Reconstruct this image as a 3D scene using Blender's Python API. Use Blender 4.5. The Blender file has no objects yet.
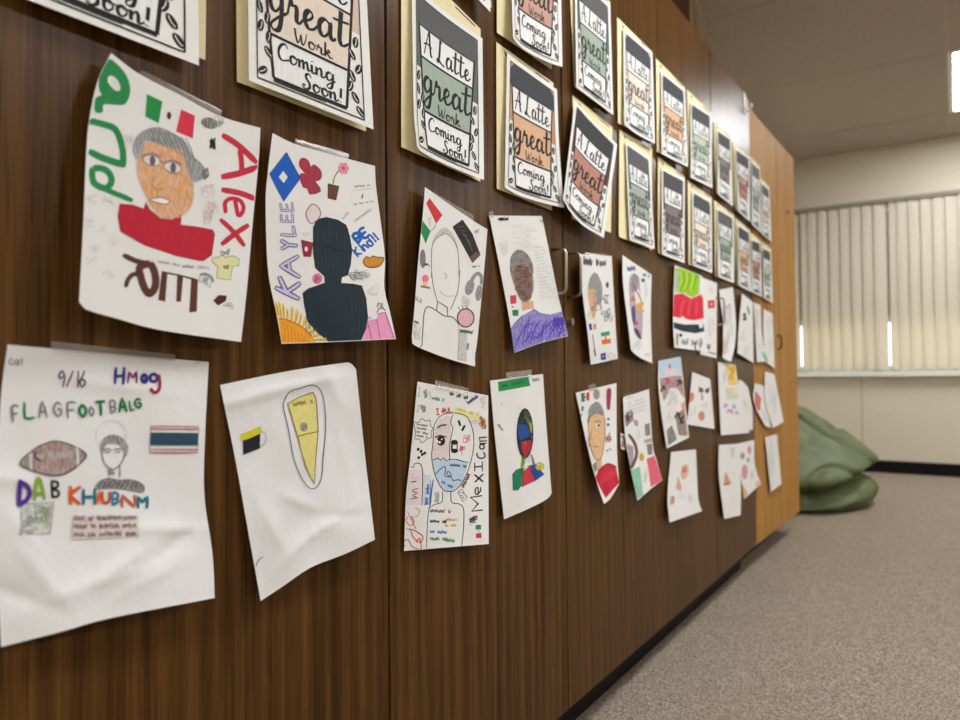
import bpy, bmesh, math, random
import numpy as np
from mathutils import Vector, Matrix, noise
from mathutils.geometry import delaunay_2d_cdt

C = bpy.context.scene.collection
SC = bpy.context.scene
PI = math.pi
R = random.Random(7)

# ------------------------------------------------------------------ camera
YAW, PITCH, ROLL, F = 0.58807552, 0.02057603, -0.00916045, 714.173
CAM = np.array([0.7446, 0.0, 0.8703])
cy, sy, cp, sp = math.cos(YAW), math.sin(YAW), math.cos(PITCH), math.sin(PITCH)
FW = np.array([-sy * cp, cy * cp, sp]); r0 = np.array([cy, sy, 0.0]); u0 = np.cross(r0, FW)
RT = math.cos(ROLL) * r0 + math.sin(ROLL) * u0
UP = -math.sin(ROLL) * r0 + math.cos(ROLL) * u0


def ray(px, py):
    px = np.asarray(px, float); py = np.asarray(py, float)
    return (px - 480)[..., None] * RT - (py - 360)[..., None] * UP + F * FW


def at(px, py, val=0.0, axis=0):
    """point of the photograph on the plane axis = val"""
    d = ray(px, py)
    t = (np.asarray(val, float) - CAM[axis]) / d[..., axis]
    return CAM + t[..., None] * d


def px_of(P):
    d = np.asarray(P, float) - CAM
    z = d @ FW
    return (480 + F * (d @ RT) / z, 360 - F * (d @ UP) / z)


cam_d = bpy.data.cameras.new('camera')
cam_d.sensor_width = 36
cam_d.lens = F * 36 / 960
cam_d.clip_start = 0.02
cam = bpy.data.objects.new('camera', cam_d)
C.objects.link(cam)
M = Matrix.Identity(4)
for i in range(3):
    M[i][0], M[i][1], M[i][2], M[i][3] = RT[i], UP[i], -FW[i], CAM[i]
cam.matrix_world = M
cam_d.dof.use_dof = True
cam_d.dof.focus_distance = 1.15
cam_d.dof.aperture_fstop = 3.7
SC.camera = cam

# ------------------------------------------------------------------ materials


def lin(h):
    h = h.lstrip('#')
    out = []
    for i in (0, 2, 4):
        c = int(h[i:i + 2], 16) / 255
        out.append(c / 12.92 if c <= 0.04045 else ((c + 0.055) / 1.055) ** 2.4)
    return tuple(out) + (1.0,)


MATS = {}


class N:
    def __init__(self, name):
        self.m = bpy.data.materials.new(name)
        self.m.use_nodes = True
        self.t = self.m.node_tree
        self.b = self.t.nodes['Principled BSDF']
        self.out = self.t.nodes['Material Output']

    def n(self, typ, **kw):
        nd = self.t.nodes.new(typ)
        for k, v in kw.items():
            if hasattr(nd, k) and k not in nd.inputs:
                setattr(nd, k, v)
            else:
                nd.inputs[k].default_value = v
        return nd

    def l(self, a, b):
        self.t.links.new(a, b)

    def coords(self, scale=(1, 1, 1), kind='Object', rot=(0, 0, 0)):
        tc = self.n('ShaderNodeTexCoord')
        mp = self.n('ShaderNodeMapping')
        mp.inputs['Scale'].default_value = scale
        mp.inputs['Rotation'].default_value = rot
        self.l(tc.outputs[kind], mp.inputs[0])
        return mp.outputs[0]

    def noise(self, vec, scale, detail=3, rough=0.5):
        nd = self.n('ShaderNodeTexNoise')
        nd.inputs['Scale'].default_value = scale
        nd.inputs['Detail'].default_value = detail
        nd.inputs['Roughness'].default_value = rough
        self.l(vec, nd.inputs['Vector'])
        return nd.outputs['Fac']

    def ramp(self, fac, stops):
        nd = self.n('ShaderNodeValToRGB')
        el = nd.color_ramp.elements
        while len(el) < len(stops):
            el.new(0.5)
        for e, (p, c) in zip(el, stops):
            e.position = p
            e.color = c
        self.l(fac, nd.inputs[0])
        return nd.outputs[0]

    def mix(self, fac, a, b, mode='MIX'):
        nd = self.n('ShaderNodeMix', data_type='RGBA', blend_type=mode)
        for sock, val in ((nd.inputs[0], fac), (nd.inputs[6], a), (nd.inputs[7], b)):
            if hasattr(val, 'is_linked'):
                self.l(val, sock)
            else:
                sock.default_value = val
        return nd.outputs[2]

    def bump(self, h, strength=0.3, dist=0.002):
        nd = self.n('ShaderNodeBump', Strength=strength, Distance=dist)
        self.l(h, nd.inputs['Height'])
        self.l(nd.outputs[0], self.b.inputs['Normal'])

    def set(self, **kw):
        for k, v in kw.items():
            k = k.replace('_', ' ')
            if hasattr(v, 'is_linked'):
                self.l(v, self.b.inputs[k])
            else:
                self.b.inputs[k].default_value = v
        return self


def flat(name, hexc, rough=0.6, metal=0.0, spec=0.2):
    m = N(name)
    f = m.noise(m.coords(), 40, 2)
    c = lin(hexc)
    m.set(Base_Color=m.mix(f, tuple(x * 0.94 for x in c[:3]) + (1,), tuple(min(1, x * 1.05) for x in c[:3]) + (1,)),
          Roughness=rough, Metallic=metal)
    if not metal:
        m.b.inputs['Specular IOR Level'].default_value = spec
    return m.m


def wood(name, dark, mid, light, scale=1.0, rough=0.3, spec=0.12):
    m = N(name)
    v = m.coords((1, 1, 1))
    big = m.noise(m.coords((1, 9 * scale, 0.55)), 2.2, 3)
    fine = m.noise(m.coords((60, 150 * scale, 2.2)), 1.0, 4, 0.65)
    pore = m.noise(m.coords((80, 420 * scale, 9)), 1.0, 2, 0.6)
    # cathedral figure: bands bent by a slow noise
    wv = m.n('ShaderNodeTexWave', wave_type='BANDS', bands_direction='Y')
    wv.inputs['Scale'].default_value = 9 * scale
    wv.inputs['Distortion'].default_value = 7.0
    wv.inputs['Detail'].default_value = 3
    wv.inputs['Detail Scale'].default_value = 0.8
    m.l(m.coords((1, 1, 0.13)), wv.inputs['Vector'])
    a = m.ramp(fine, [(0.34, lin(dark)), (0.5, lin(mid)), (0.68, lin(light))])
    b = m.ramp(wv.outputs['Fac'], [(0.0, lin(dark)), (0.6, lin(mid)), (1.0, lin(light))])
    c = m.mix(0.36, a, b)
    c = m.mix(m.ramp(big, [(0.3, (0, 0, 0, 1)), (0.75, (0.55, 0.55, 0.55, 1))]), c, lin(light))
    c = m.mix(m.ramp(pore, [(0.55, (0, 0, 0, 1)), (0.72, (0.75, 0.75, 0.75, 1))]), c, lin(dark))
    m.set(Base_Color=c, Roughness=rough)
    m.b.inputs['Specular IOR Level'].default_value = spec
    m.bump(fine, 0.08, 0.0006)
    return m.m


def carpet():
    m = N('carpet')
    v = m.coords()
    vo = m.n('ShaderNodeTexVoronoi', feature='F1')
    vo.inputs['Scale'].default_value = 310
    m.l(m.coords((1, 1, 1)), vo.inputs['Vector'])
    spk = m.n('ShaderNodeSeparateColor')
    m.l(vo.outputs['Color'], spk.inputs[0])
    c = m.ramp(spk.outputs[0], [(0.0, lin('65574b')), (0.35, lin('89796a')), (0.7, lin('a39483')), (1.0, lin('c4b7a7'))])
    blot = m.noise(v, 3.0, 3)
    c = m.mix(m.ramp(blot, [(0.35, (0, 0, 0, 1)), (0.7, (0.3, 0.3, 0.3, 1))]), c, lin('93826f'))
    m.set(Base_Color=c, Roughness=0.95)
    m.b.inputs['Specular IOR Level'].default_value = 0.1
    m.bump(vo.outputs['Distance'], 0.6, 0.004)
    return m.m


def paper_mat(name, hexc, wrinkle=0.25, crease=0.0):
    m = N(name)
    w = m.noise(m.coords((1, 7, 5)), 2.2, 4, 0.55)
    g = m.noise(m.coords(), 300, 2)
    c = lin(hexc)
    m.set(Base_Color=m.mix(g, tuple(x * 0.975 for x in c[:3]) + (1,), c), Roughness=0.75)
    m.b.inputs['Specular IOR Level'].default_value = 0.25
    if crease:
        # crumpled facets: broken planes meeting in sharp folds
        wp = m.n('ShaderNodeTexNoise'); wp.inputs['Scale'].default_value = 6.0
        m.l(m.coords(), wp.inputs['Vector'])
        vv = m.mix(0.35, m.coords((4, 15, 11), rot=(.5, 0, 0)), wp.outputs['Color'])
        vo = m.n('ShaderNodeTexVoronoi', feature='SMOOTH_F1')
        vo.inputs['Scale'].default_value = 1.0
        vo.inputs['Smoothness'].default_value = 0.25
        m.l(vv, vo.inputs['Vector'])
        w = m.mix(0.45, w, vo.outputs['Distance'])
    m.bump(w, wrinkle, 0.006 + crease)
    return m.m


def ink(hexc, kind='marker'):
    key = (hexc, kind)
    if key in MATS:
        return MATS[key]
    m = N('%s_%s' % (kind, hexc))
    c = lin(hexc)
    white = lin('e4e2de')
    if kind == 'marker':
        s = m.noise(m.coords((60, 240, 60)), 1.0, 2)
        col = m.mix(s, tuple(x * 0.86 for x in c[:3]) + (1,), tuple(min(1, x * 1.12 + 0.004) for x in c[:3]) + (1,))
    elif kind == 'pencil':
        s = m.noise(m.coords((200, 700, 130), rot=(0.6, 0, 0)), 1.0, 3, 0.7)
        col = m.mix(m.ramp(s, [(0.36, (0.02, 0.02, 0.02, 1)), (0.72, (0.6, 0.6, 0.6, 1))]), c, white)
    else:  # faint
        s = m.noise(m.coords((200, 600, 200), rot=(0.5, 0, 0)), 1.0, 3, 0.7)
        col = m.mix(m.ramp(s, [(0.3, (0.3, 0.3, 0.3, 1)), (0.65, (0.92, 0.92, 0.92, 1))]), c, white)
    m.set(Base_Color=col, Roughness=0.7)
    m.b.inputs['Specular IOR Level'].default_value = 0.2
    MATS[key] = m.m
    return m.m


def tape_mat():
    m = N('clear_tape')
    m.set(Base_Color=lin('b9aea2'), Roughness=0.16)
    m.b.inputs['Alpha'].default_value = 0.26
    f = m.noise(m.coords((1, 30, 30)), 6, 2)
    m.bump(f, 0.3, 0.002)
    return m.m


PAPER = paper_mat('white_paper', 'e9e7e4', 0.22)
PAPER_CR = paper_mat('creased_white_paper', 'e8e7e6', 0.3, 0.012)
CARD = paper_mat('printed_white_card', 'efeeea', 0.08)
MANILA = paper_mat('manila_folder_card', 'f0e2b4', 0.08)
TAPE = tape_mat()
WALNUT = wood('walnut_laminate', '251405', '472b0f', '6b4923')
OAK = wood('oak_laminate', '93622b', 'ab7a3d', 'bf9154', 0.55, 0.55, 0.06)
BLACK = flat('black_rubber', '0b0a0a', 0.5)
EDGE = flat('dark_edge_band', '1d130c', 0.5)
NICKEL = flat('brushed_nickel', 'a9a39b', 0.32, 1.0)
WALL = flat('cream_wall_paint', 'd3cab7', 0.7)
SILL = flat('white_sill_paint', 'e8ebe2', 0.5)
FRAME = flat('white_window_frame', 'e6e6e0', 0.5)

# ------------------------------------------------------------------ object helpers


def link(o, parent=None):
    C.objects.link(o)
    if parent is not None:
        o.parent = parent
    return o


def mesh_obj(name, verts, faces, mats, mi=None, parent=None, loc=(0, 0, 0), smooth=True):
    me = bpy.data.meshes.new(name)
    lx = np.asarray(verts, float).reshape(-1, 3) - np.asarray(loc, float)
    me.from_pydata(lx.tolist(), [], faces)
    for m in (mats if isinstance(mats, (list, tuple)) else [mats]):
        me.materials.append(m)
    if mi is not None:
        me.polygons.foreach_set('material_index', mi)
    me.polygons.foreach_set('use_smooth', smooth if isinstance(smooth, list) else [smooth] * len(me.polygons))
    me.update()
    o = bpy.data.objects.new(name, me)
    link(o, parent)
    if parent is None:
        o.location = loc
    return o


def bm_obj(name, bm, mat, parent=None, loc=(0, 0, 0), smooth=False):
    """bm in world coordinates; loc is the origin of the thing it belongs to"""
    me = bpy.data.meshes.new(name)
    bmesh.ops.translate(bm, verts=bm.verts, vec=-Vector(loc))
    bm.to_mesh(me); bm.free()
    for m in (mat if isinstance(mat, (list, tuple)) else [mat]):
        me.materials.append(m)
    if smooth:
        me.polygons.foreach_set('use_smooth', [True] * len(me.polygons))
    o = bpy.data.objects.new(name, me)
    link(o, parent)
    if parent is None:
        o.location = loc
    return o


def box(bm, x0, x1, y0, y1, z0, z1, bev=0.0):
    g = bmesh.ops.create_cube(bm, size=1)
    bmesh.ops.scale(bm, verts=g['verts'], vec=(x1 - x0, y1 - y0, z1 - z0))
    bmesh.ops.translate(bm, verts=g['verts'], vec=((x0 + x1) / 2, (y0 + y1) / 2, (z0 + z1) / 2))
    if bev:
        es = list({e for v in g['verts'] for e in v.link_edges})
        bmesh.ops.bevel(bm, geom=es, offset=bev, segments=2, affect='EDGES', profile=0.6)
    return bm


def boxes(name, mat, lst, parent=None, loc=(0, 0, 0), bev=0.0):
    bm = bmesh.new()
    for b in lst:
        box(bm, *b, bev=bev)
    return bm_obj(name, bm, mat, parent, loc)


def tube(name, mat, pts, r, parent=None, loc=(0, 0, 0), seg=10):
    pts = [Vector(p) for p in pts]
    vs, fs = [], []
    for i, p in enumerate(pts):
        t = (pts[min(i + 1, len(pts) - 1)] - pts[max(i - 1, 0)]).normalized()
        a = t.cross(Vector((0.3, 0.9, 0.1))).normalized()
        b = t.cross(a)
        for k in range(seg):
            q = 2 * PI * k / seg
            vs.append(p + a * r * math.cos(q) + b * r * math.sin(q))
    n = len(pts)
    for i in range(n - 1):
        for k in range(seg):
            k2 = (k + 1) % seg
            fs.append((i * seg + k, i * seg + k2, (i + 1) * seg + k2, (i + 1) * seg + k))
    fs.append(tuple(range(seg - 1, -1, -1)))
    fs.append(tuple((n - 1) * seg + k for k in range(seg)))
    return mesh_obj(name, [tuple(v) for v in vs], fs, mat, None, parent, loc)


def thing(name, label, cat, loc, group=None):
    o = bpy.data.objects.new(name, None)
    o.empty_display_size = 0.05
    link(o)
    o.location = tuple(loc)
    o['label'] = label; o['category'] = cat
    if group:
        o['group'] = group
    return o


def tag(o, label, cat, group=None):
    o['label'] = label; o['category'] = cat
    if group:
        o['group'] = group
    return o


def struct(o):
    o['kind'] = 'structure'
    return o


# ------------------------------------------------------------------ curves in 2-D


def cr(pts, n=8, closed=False):
    """Catmull-Rom through the points"""
    P = np.asarray(pts, float)
    m = len(P)
    if m < 3 and not closed:
        t = np.linspace(0, 1, n + 1)[:, None]
        return P[0] * (1 - t) + P[-1] * t
    out = []
    rng = range(m) if closed else range(m - 1)
    for i in rng:
        if closed:
            a, b, c, d = P[i - 1], P[i], P[(i + 1) % m], P[(i + 2) % m]
        else:
            b, c = P[i], P[i + 1]
            a = P[i - 1] if i else 2 * b - c
            d = P[i + 2] if i + 2 < m else 2 * c - b
        for k in range(n):
            t = k / n
            out.append(0.5 * (2 * b + (c - a) * t + (2 * a - 5 * b + 4 * c - d) * t * t + (3 * b - a - 3 * c + d) * t ** 3))
    if not closed:
        out.append(P[-1])
    return np.array(out)


def crop(ox, oy, s):
    return lambda pts: np.asarray(pts, float).reshape(-1, 2) / s + np.array([ox, oy], float)


def ell(cx, cy_, rx, ry, rot=0, n=20):
    a = np.linspace(0, 2 * PI, n, endpoint=False)
    c, s = math.cos(rot), math.sin(rot)
    x, y = rx * np.cos(a), ry * np.sin(a)
    return np.stack([cx + c * x - s * y, cy_ + s * x + c * y], 1)


# ------------------------------------------------------------------ a sheet of paper hanging on the doors


OAKS = .0215   # the oak cabinet stands very slightly askew


class Surf:
    """a curled sheet: outline traced on the photograph, lift off the door in metres at tl, tr, br, bl"""

    def __init__(s, tl, tr, br, bl, lift=(.004, .004, .02, .02), top=(), right=(), bottom=(), left=(), belly=0.0,
                 wav=0.0012, seed=0, power=1.6, folds=()):
        def edge(a, mid, b):
            q = cr([a] + list(mid) + [b], 14)
            d = np.concatenate([[0], np.cumsum(np.hypot(*np.diff(q, axis=0).T))])
            return d / d[-1], q
        s.T, s.Rr, s.B, s.L = edge(tl, top, tr), edge(tr, right, br), edge(bl, bottom, br), edge(tl, left, bl)
        s.c = [np.array(x, float) for x in (tl, tr, br, bl)]
        s.folds = folds
        s.lift, s.belly, s.wav, s.seed, s.power = lift, belly, wav, seed, power

    @staticmethod
    def ev(e, t):
        return np.stack([np.interp(t, e[0], e[1][:, 0]), np.interp(t, e[0], e[1][:, 1])], -1)

    def pix(s, u, v):
        U, V = u[:, None], v[:, None]
        tl, tr, br, bl = s.c
        return ((1 - V) * s.ev(s.T, u) + V * s.ev(s.B, u) + (1 - U) * s.ev(s.L, v) + U * s.ev(s.Rr, v)
                - ((1 - U) * (1 - V) * tl + U * (1 - V) * tr + U * V * br + (1 - U) * V * bl))

    def off(s, u, v):
        a, b, c, d = s.lift
        w = np.clip(v, 0, 1) ** s.power
        o = (1 - w) * ((1 - u) * a + u * b) + w * ((1 - u) * d + u * c)
        o = o + s.belly * np.sin(PI * np.clip(v, 0, 1)) * (0.4 + 0.6 * np.sin(PI * np.clip(u, 0, 1)))
        k = s.seed * 1.7
        o = o + s.wav * np.clip(v * 3, 0, 1) * (np.sin(5.3 * u + k + 2 * v) * np.sin(6.1 * v + 1.3 * k) + 0.6 * np.sin(11 * u - 7 * v + k))
        for (fu, fv, ang, amp, wd, ln) in s.folds:      # creases left by crumpling: a sharp ridge that fades out along its length
            ca, sa = math.cos(ang), math.sin(ang)
            du, dv = (u - fu) * .77, v - fv
            al, ac = du * ca + dv * sa, -du * sa + dv * ca
            o = o + amp * np.exp(-np.abs(ac) / wd) * np.exp(-(al / ln) ** 2)
        return np.maximum(o, 0.0012)

    def inv(s, P):
        P = np.asarray(P, float).reshape(-1, 2)
        u = np.full(len(P), 0.5); v = np.full(len(P), 0.5)
        h = 1e-3
        for _ in range(14):
            f = s.pix(u, v) - P
            fu = (s.pix(u + h, v) - s.pix(u - h, v)) / (2 * h)
            fv = (s.pix(u, v + h) - s.pix(u, v - h)) / (2 * h)
            det = fu[:, 0] * fv[:, 1] - fu[:, 1] * fv[:, 0]
            det = np.where(abs(det) < 1e-6, 1e-6, det)
            du = (f[:, 0] * fv[:, 1] - f[:, 1] * fv[:, 0]) / det
            dv = (fu[:, 0] * f[:, 1] - fu[:, 1] * f[:, 0]) / det
            u = np.clip(u - np.clip(du, -.4, .4), 0.004, 0.996)
            v = np.clip(v - np.clip(dv, -.4, .4), 0.004, 0.996)
        return np.stack([u, v], 1)

    def xyz(s, uv, lift=0.0):
        uv = np.asarray(uv, float).reshape(-1, 2)
        q = s.pix(uv[:, 0], uv[:, 1])
        y0 = at(q[:, 0], q[:, 1], 0.0, 0)[:, 1]
        return at(q[:, 0], q[:, 1], s.off(uv[:, 0], uv[:, 1]) + lift + np.clip((y0 - 3.295) * OAKS, 0, .03), 0)


class Ink:
    """marks on one Surf, collected part by part"""

    def __init__(s, surf, mat, nu=16, nv=20, thick=0.0005):
        s.s = surf
        s.parts = {}
        s.cur = 'sheet'
        s.nu, s.nv = nu, nv
        b = s._b('sheet')
        g = [(i / nu, j / nv) for j in range(nv + 1) for i in range(nu + 1)]
        b['v'].append(surf.xyz(g)); b['v'].append(surf.xyz(g, -thick))
        W = nu + 1; n = len(g)
        k = s._m(b, mat)
        for j in range(nv):
            for i in range(nu):
                a = j * W + i
                b['f'].append((a, a + W, a + W + 1, a + 1)); b['m'].append(k)
                b['f'].append((n + a, n + a + 1, n + a + W + 1, n + a + W)); b['m'].append(k)
        rim = [i for i in range(W)] + [j * W + nu for j in range(1, nv + 1)] + [nv * W + i for i in range(nu - 1, -1, -1)] + [j * W for j in range(nv - 1, 0, -1)]
        nr = len(rim)
        b['v'].append(surf.xyz([g[i] for i in rim])); b['v'].append(surf.xyz([g[i] for i in rim], -thick))
        for a in range(nr):
            c = (a + 1) % nr
            b['f'].append((2 * n + a, 2 * n + c, 2 * n + nr + c, 2 * n + nr + a)); b['m'].append(k)
        b['n'] = 2 * n + 2 * nr
        s.rim = (2 * nu * nv, nr)

    def _b(s, p):
        return s.parts.setdefault(p, {'v': [], 'f': [], 'm': [], 'mats': [], 'n': 0})

    def _m(s, b, mat):
        if mat not in b['mats']:
            b['mats'].append(mat)
        return b['mats'].index(mat)

    def part(s, name):
        s.cur = name
        return s

    def uv(s, P):
        return P if s.space == 'uv' else s.s.inv(P)

    space = 'px'
    aspect = 1.0

    def _add(s, uv, faces, mat, layer):
        b = s._b(s.cur)
        k = s._m(b, mat)
        uv = np.clip(uv, 0.002, 0.998)
        b['v'].append(s.s.xyz(uv, (0.0007 if s.s.folds else 0.00022) + 0.00011 * layer))
        n = b['n']
        for f in faces:
            b['f'].append(tuple(n + i for i in f)); b['m'].append(k)
        b['n'] += len(uv)

    def fill(s, pts, mat, layer=0, smooth=0, tr=None):
        pts = np.asarray(pts, float).reshape(-1, 2)
        if tr is not None:
            pts = tr(pts)
        if smooth:
            pts = cr(pts, smooth, True)
        else:
            q = []
            for a, b in zip(pts, np.roll(pts, -1, 0)):
                m_ = 3
                if s.space == 'uv':
                    m_ = max(2, int(np.hypot(*(b - a)) / .035))
                for k in range(m_):
                    q.append(a + (b - a) * k / m_)
            pts = np.array(q)
        uv = np.clip(s.uv(pts), 0.002, 0.998)
        n = len(uv)
        lo, hi = uv.min(0), uv.max(0)
        gu = [i / s.nu for i in range(1, s.nu) if lo[0] < i / s.nu < hi[0]]
        gv = [j / s.nv for j in range(1, s.nv) if lo[1] < j / s.nv < hi[1]]
        ex = [(a + 1e-5, b + 2e-5) for a in gu for b in gv]
        vs = [Vector(p) for p in uv.tolist()] + [Vector(p) for p in ex]
        r = delaunay_2d_cdt(vs, [], [list(range(n))], 1, 1e-7)
        ov, of = r[0], r[2]
        if not of:
            return
        fs = []
        A = np.array([(p.x, p.y) for p in ov])
        for f in of:
            x = sum(A[f[i]][0] * A[f[(i + 1) % len(f)]][1] - A[f[(i + 1) % len(f)]][0] * A[f[i]][1] for i in range(len(f)))
            fs.append(tuple(f) if x < 0 else tuple(reversed(f)))
        s._add(A, fs, mat, layer)

    def line(s, pts, w, mat, layer=1, smooth=5, closed=False, tr=None, brush=0.0):
        pts = np.asarray(pts, float).reshape(-1, 2)
        if tr is not None:
            p2 = tr(pts)
            w = w * np.hypot(*(p2[1] - p2[0])) / max(1e-9, np.hypot(*(pts[1] - pts[0])))
            pts = p2
        q = cr(pts, smooth, closed) if smooth > 1 else (np.vstack([pts, pts[:1]]) if closed else pts)
        if closed and smooth > 1:
            q = np.vstack([q, q[:1]])
        if len(q) == 2:
            t = np.linspace(0, 1, 7)[:, None]
            q = q[0] * (1 - t) + q[1] * t
        d = np.gradient(q, axis=0)
        ln = np.hypot(d[:, 0], d[:, 1]); ln[ln == 0] = 1
        d = d / ln[:, None]
        nn = np.stack([-d[:, 1], d[:, 0]], 1)
        ww = np.full(len(q), w / 2.0)
        if brush:
            ww = ww * (1 - brush + brush * np.clip(d[:, 1] * 1.2, 0, 1))
        if not closed:
            q[0] -= d[0] * ww[0] * 0.6; q[-1] += d[-1] * ww[-1] * 0.6
            ww[0] *= 0.7; ww[-1] *= 0.7
        Lp, Rp = q + nn * ww[:, None], q - nn * ww[:, None]
        uv = s.uv(np.vstack([Lp, Rp]))
        n = len(q)
        s._add(uv, [(i, i + 1, n + i + 1, n + i) for i in range(n - 1)], mat, layer)

    def both(s, pts, fillm, linem, w, layer=0, smooth=5, tr=None):
        s.fill(pts, fillm, layer, smooth, tr)
        s.line(pts, w, linem, layer + 1, max(smooth, 1), True, tr)

    def dot(s, c, r, mat, layer=1, tr=None, ry=None, rot=0):
        s.fill(ell(c[0], c[1], r, ry or r, rot, 14), mat, layer, 0, tr)

    def scrib(s, c, rx, ry, n, w, mat, tr=None, layer=1, seed=0):
        rr = random.Random(seed + int(c[0] * 7 + c[1] * 3))
        p = [(c[0] + rx * rr.uniform(-1, 1), c[1] + ry * rr.uniform(-1, 1)) for _ in range(n)]
        s.line(p, w, mat, layer, 4, False, tr)

    def squig(s, a, b, h, n, w, mat, tr=None, layer=1, seed=0):
        """a line of small handwriting from a to b, letters h high"""
        rr = random.Random(seed + int(a[0] * 5 + a[1] * 11))
        a = np.array(a, float); b = np.array(b, float)
        d = b - a
        up = np.array([d[1], -d[0]]) / np.hypot(*d) * h
        i = 0
        while i < n:
            m = rr.randint(2, 5)
            p = []
            for k in range(i * 3, min(n, i + m) * 3):
                t = (k + 0.3 * rr.random()) / (n * 3)
                p.append(a + d * t + up * (rr.uniform(0, 0.2) if k % 2 else rr.uniform(0.6, 1.0)))
            if len(p) > 2:
                s.line(p, w, mat, layer, 3, False, tr)
            i += m + (1 if rr.random() < .7 else 0)

    def text(s, txt, a, b, h, w, mats, tr=None, layer=1, font=None, brush=0.0, adv=None, slant=0.0, smooth=None):
        """text on the baseline a->b"""
        a = np.array(a, float); b = np.array(b, float)
        d = b - a; Ln = np.hypot(*d); d = d / Ln
        up = np.array([d[1], -d[0]])
        font = font or HAND
        ws = [font[c][0] if c in font else 0.5 for c in txt]
        tot = sum(ws)
        x = 0.0
        sx = Ln / tot
        for i, c in enumerate(txt):
            mt = mats[i % len(mats)] if isinstance(mats, list) else mats
            if c in font:
                for st in font[c][1]:
                    P = [a + d * (x + (px + slant * py) * sx) + up * (py * h) for px, py in st]
                    s.line(P, w, mt, layer, smooth or (4 if font is SCRIPT else 2), False, tr, brush)
            x += ws[i] * sx

    def build(s, parent, loc, root_name='sheet', label=None):
        base = None
        for p, b in s.parts.items():
            V = np.vstack(b['v'])
            o = mesh_obj(root_name if p == 'sheet' else p, V, b['f'], b['mats'], b['m'], parent if base is None else base, loc, [not (p == 'sheet' and s.rim[0] <= q < s.rim[0] + s.rim[1]) for q in range(len(b['f']))])
            if base is None:
                base = o
                if label:
                    o['label'] = label
        return base


def strip(name, mat, quad, lifts, parent, loc, n=6):
    sf = Surf(*quad, lift=lifts, wav=0.0)
    k = Ink(sf, mat, n, 2, 0.0002)
    return k.build(parent, loc, name)


# hand-printed capitals on a 4 x 6 grid: "xy xy ..;xy .."
_H = dict(A="00 26 40;12 32", B="00 06 36 45 33 03;33 42 31 00", C="45 26 04 02 20 41", D="00 06 35 43 20 00", E="46 06 00 40;03 33",
          F="00 06 46;03 33", G="45 26 04 02 20 41 43 23", H="00 06;40 46;03 43", I="06 46;26 20;00 40", K="00 06;46 03 40", L="06 00 40",
          M="00 06 23 46 40", N="00 06 40 46", O="26 04 02 20 42 44 26", P="00 06 36 45 33 03", R="00 06 36 45 33 03;23 40", S="45 26 04 42 20 01",
          T="20 26;06 46", U="06 02 20 42 46", V="06 20 46", X="00 46;06 40", Y="06 23 46;23 20", Z="06 46 00 40",
          e="02 42 34 04 02 20 40", i="20 24;26 25", n="00 04;03 24 33 40", d="46 40 10 02 14 43", l="26 20", x="00 44;04 40", o="24 02 20 42 24",
          m="00 04;03 14 20 24 34 40", g="44 14 02 21 43 44 42 31", a="44 14 02 20 42 44 40", f="36 25 20;04 34", c="44 14 02 20 41", u="04 01 20 44 40", y="04 22;44 00", r="00 04;02 24 44")
_H['9'] = "44 26 04 13 44 30"; _H['1'] = "26 20"; _H['6'] = "36 13 02 20 42 23 02"; _H['/'] = "00 46"; _H['!'] = "26 22;21 20"; _H['2'] = "05 26 44 00 40"
HAND = {}
for k_, v_ in _H.items():
    st = [[(int(q[0]) / 4 * 0.72, int(q[1]) / 6) for q in part.split()] for part in v_.split(';')]
    HAND[k_] = (0.55 if k_ in 'il1!' else 1.0, st)
HAND[' '] = (0.6, [])

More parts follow.
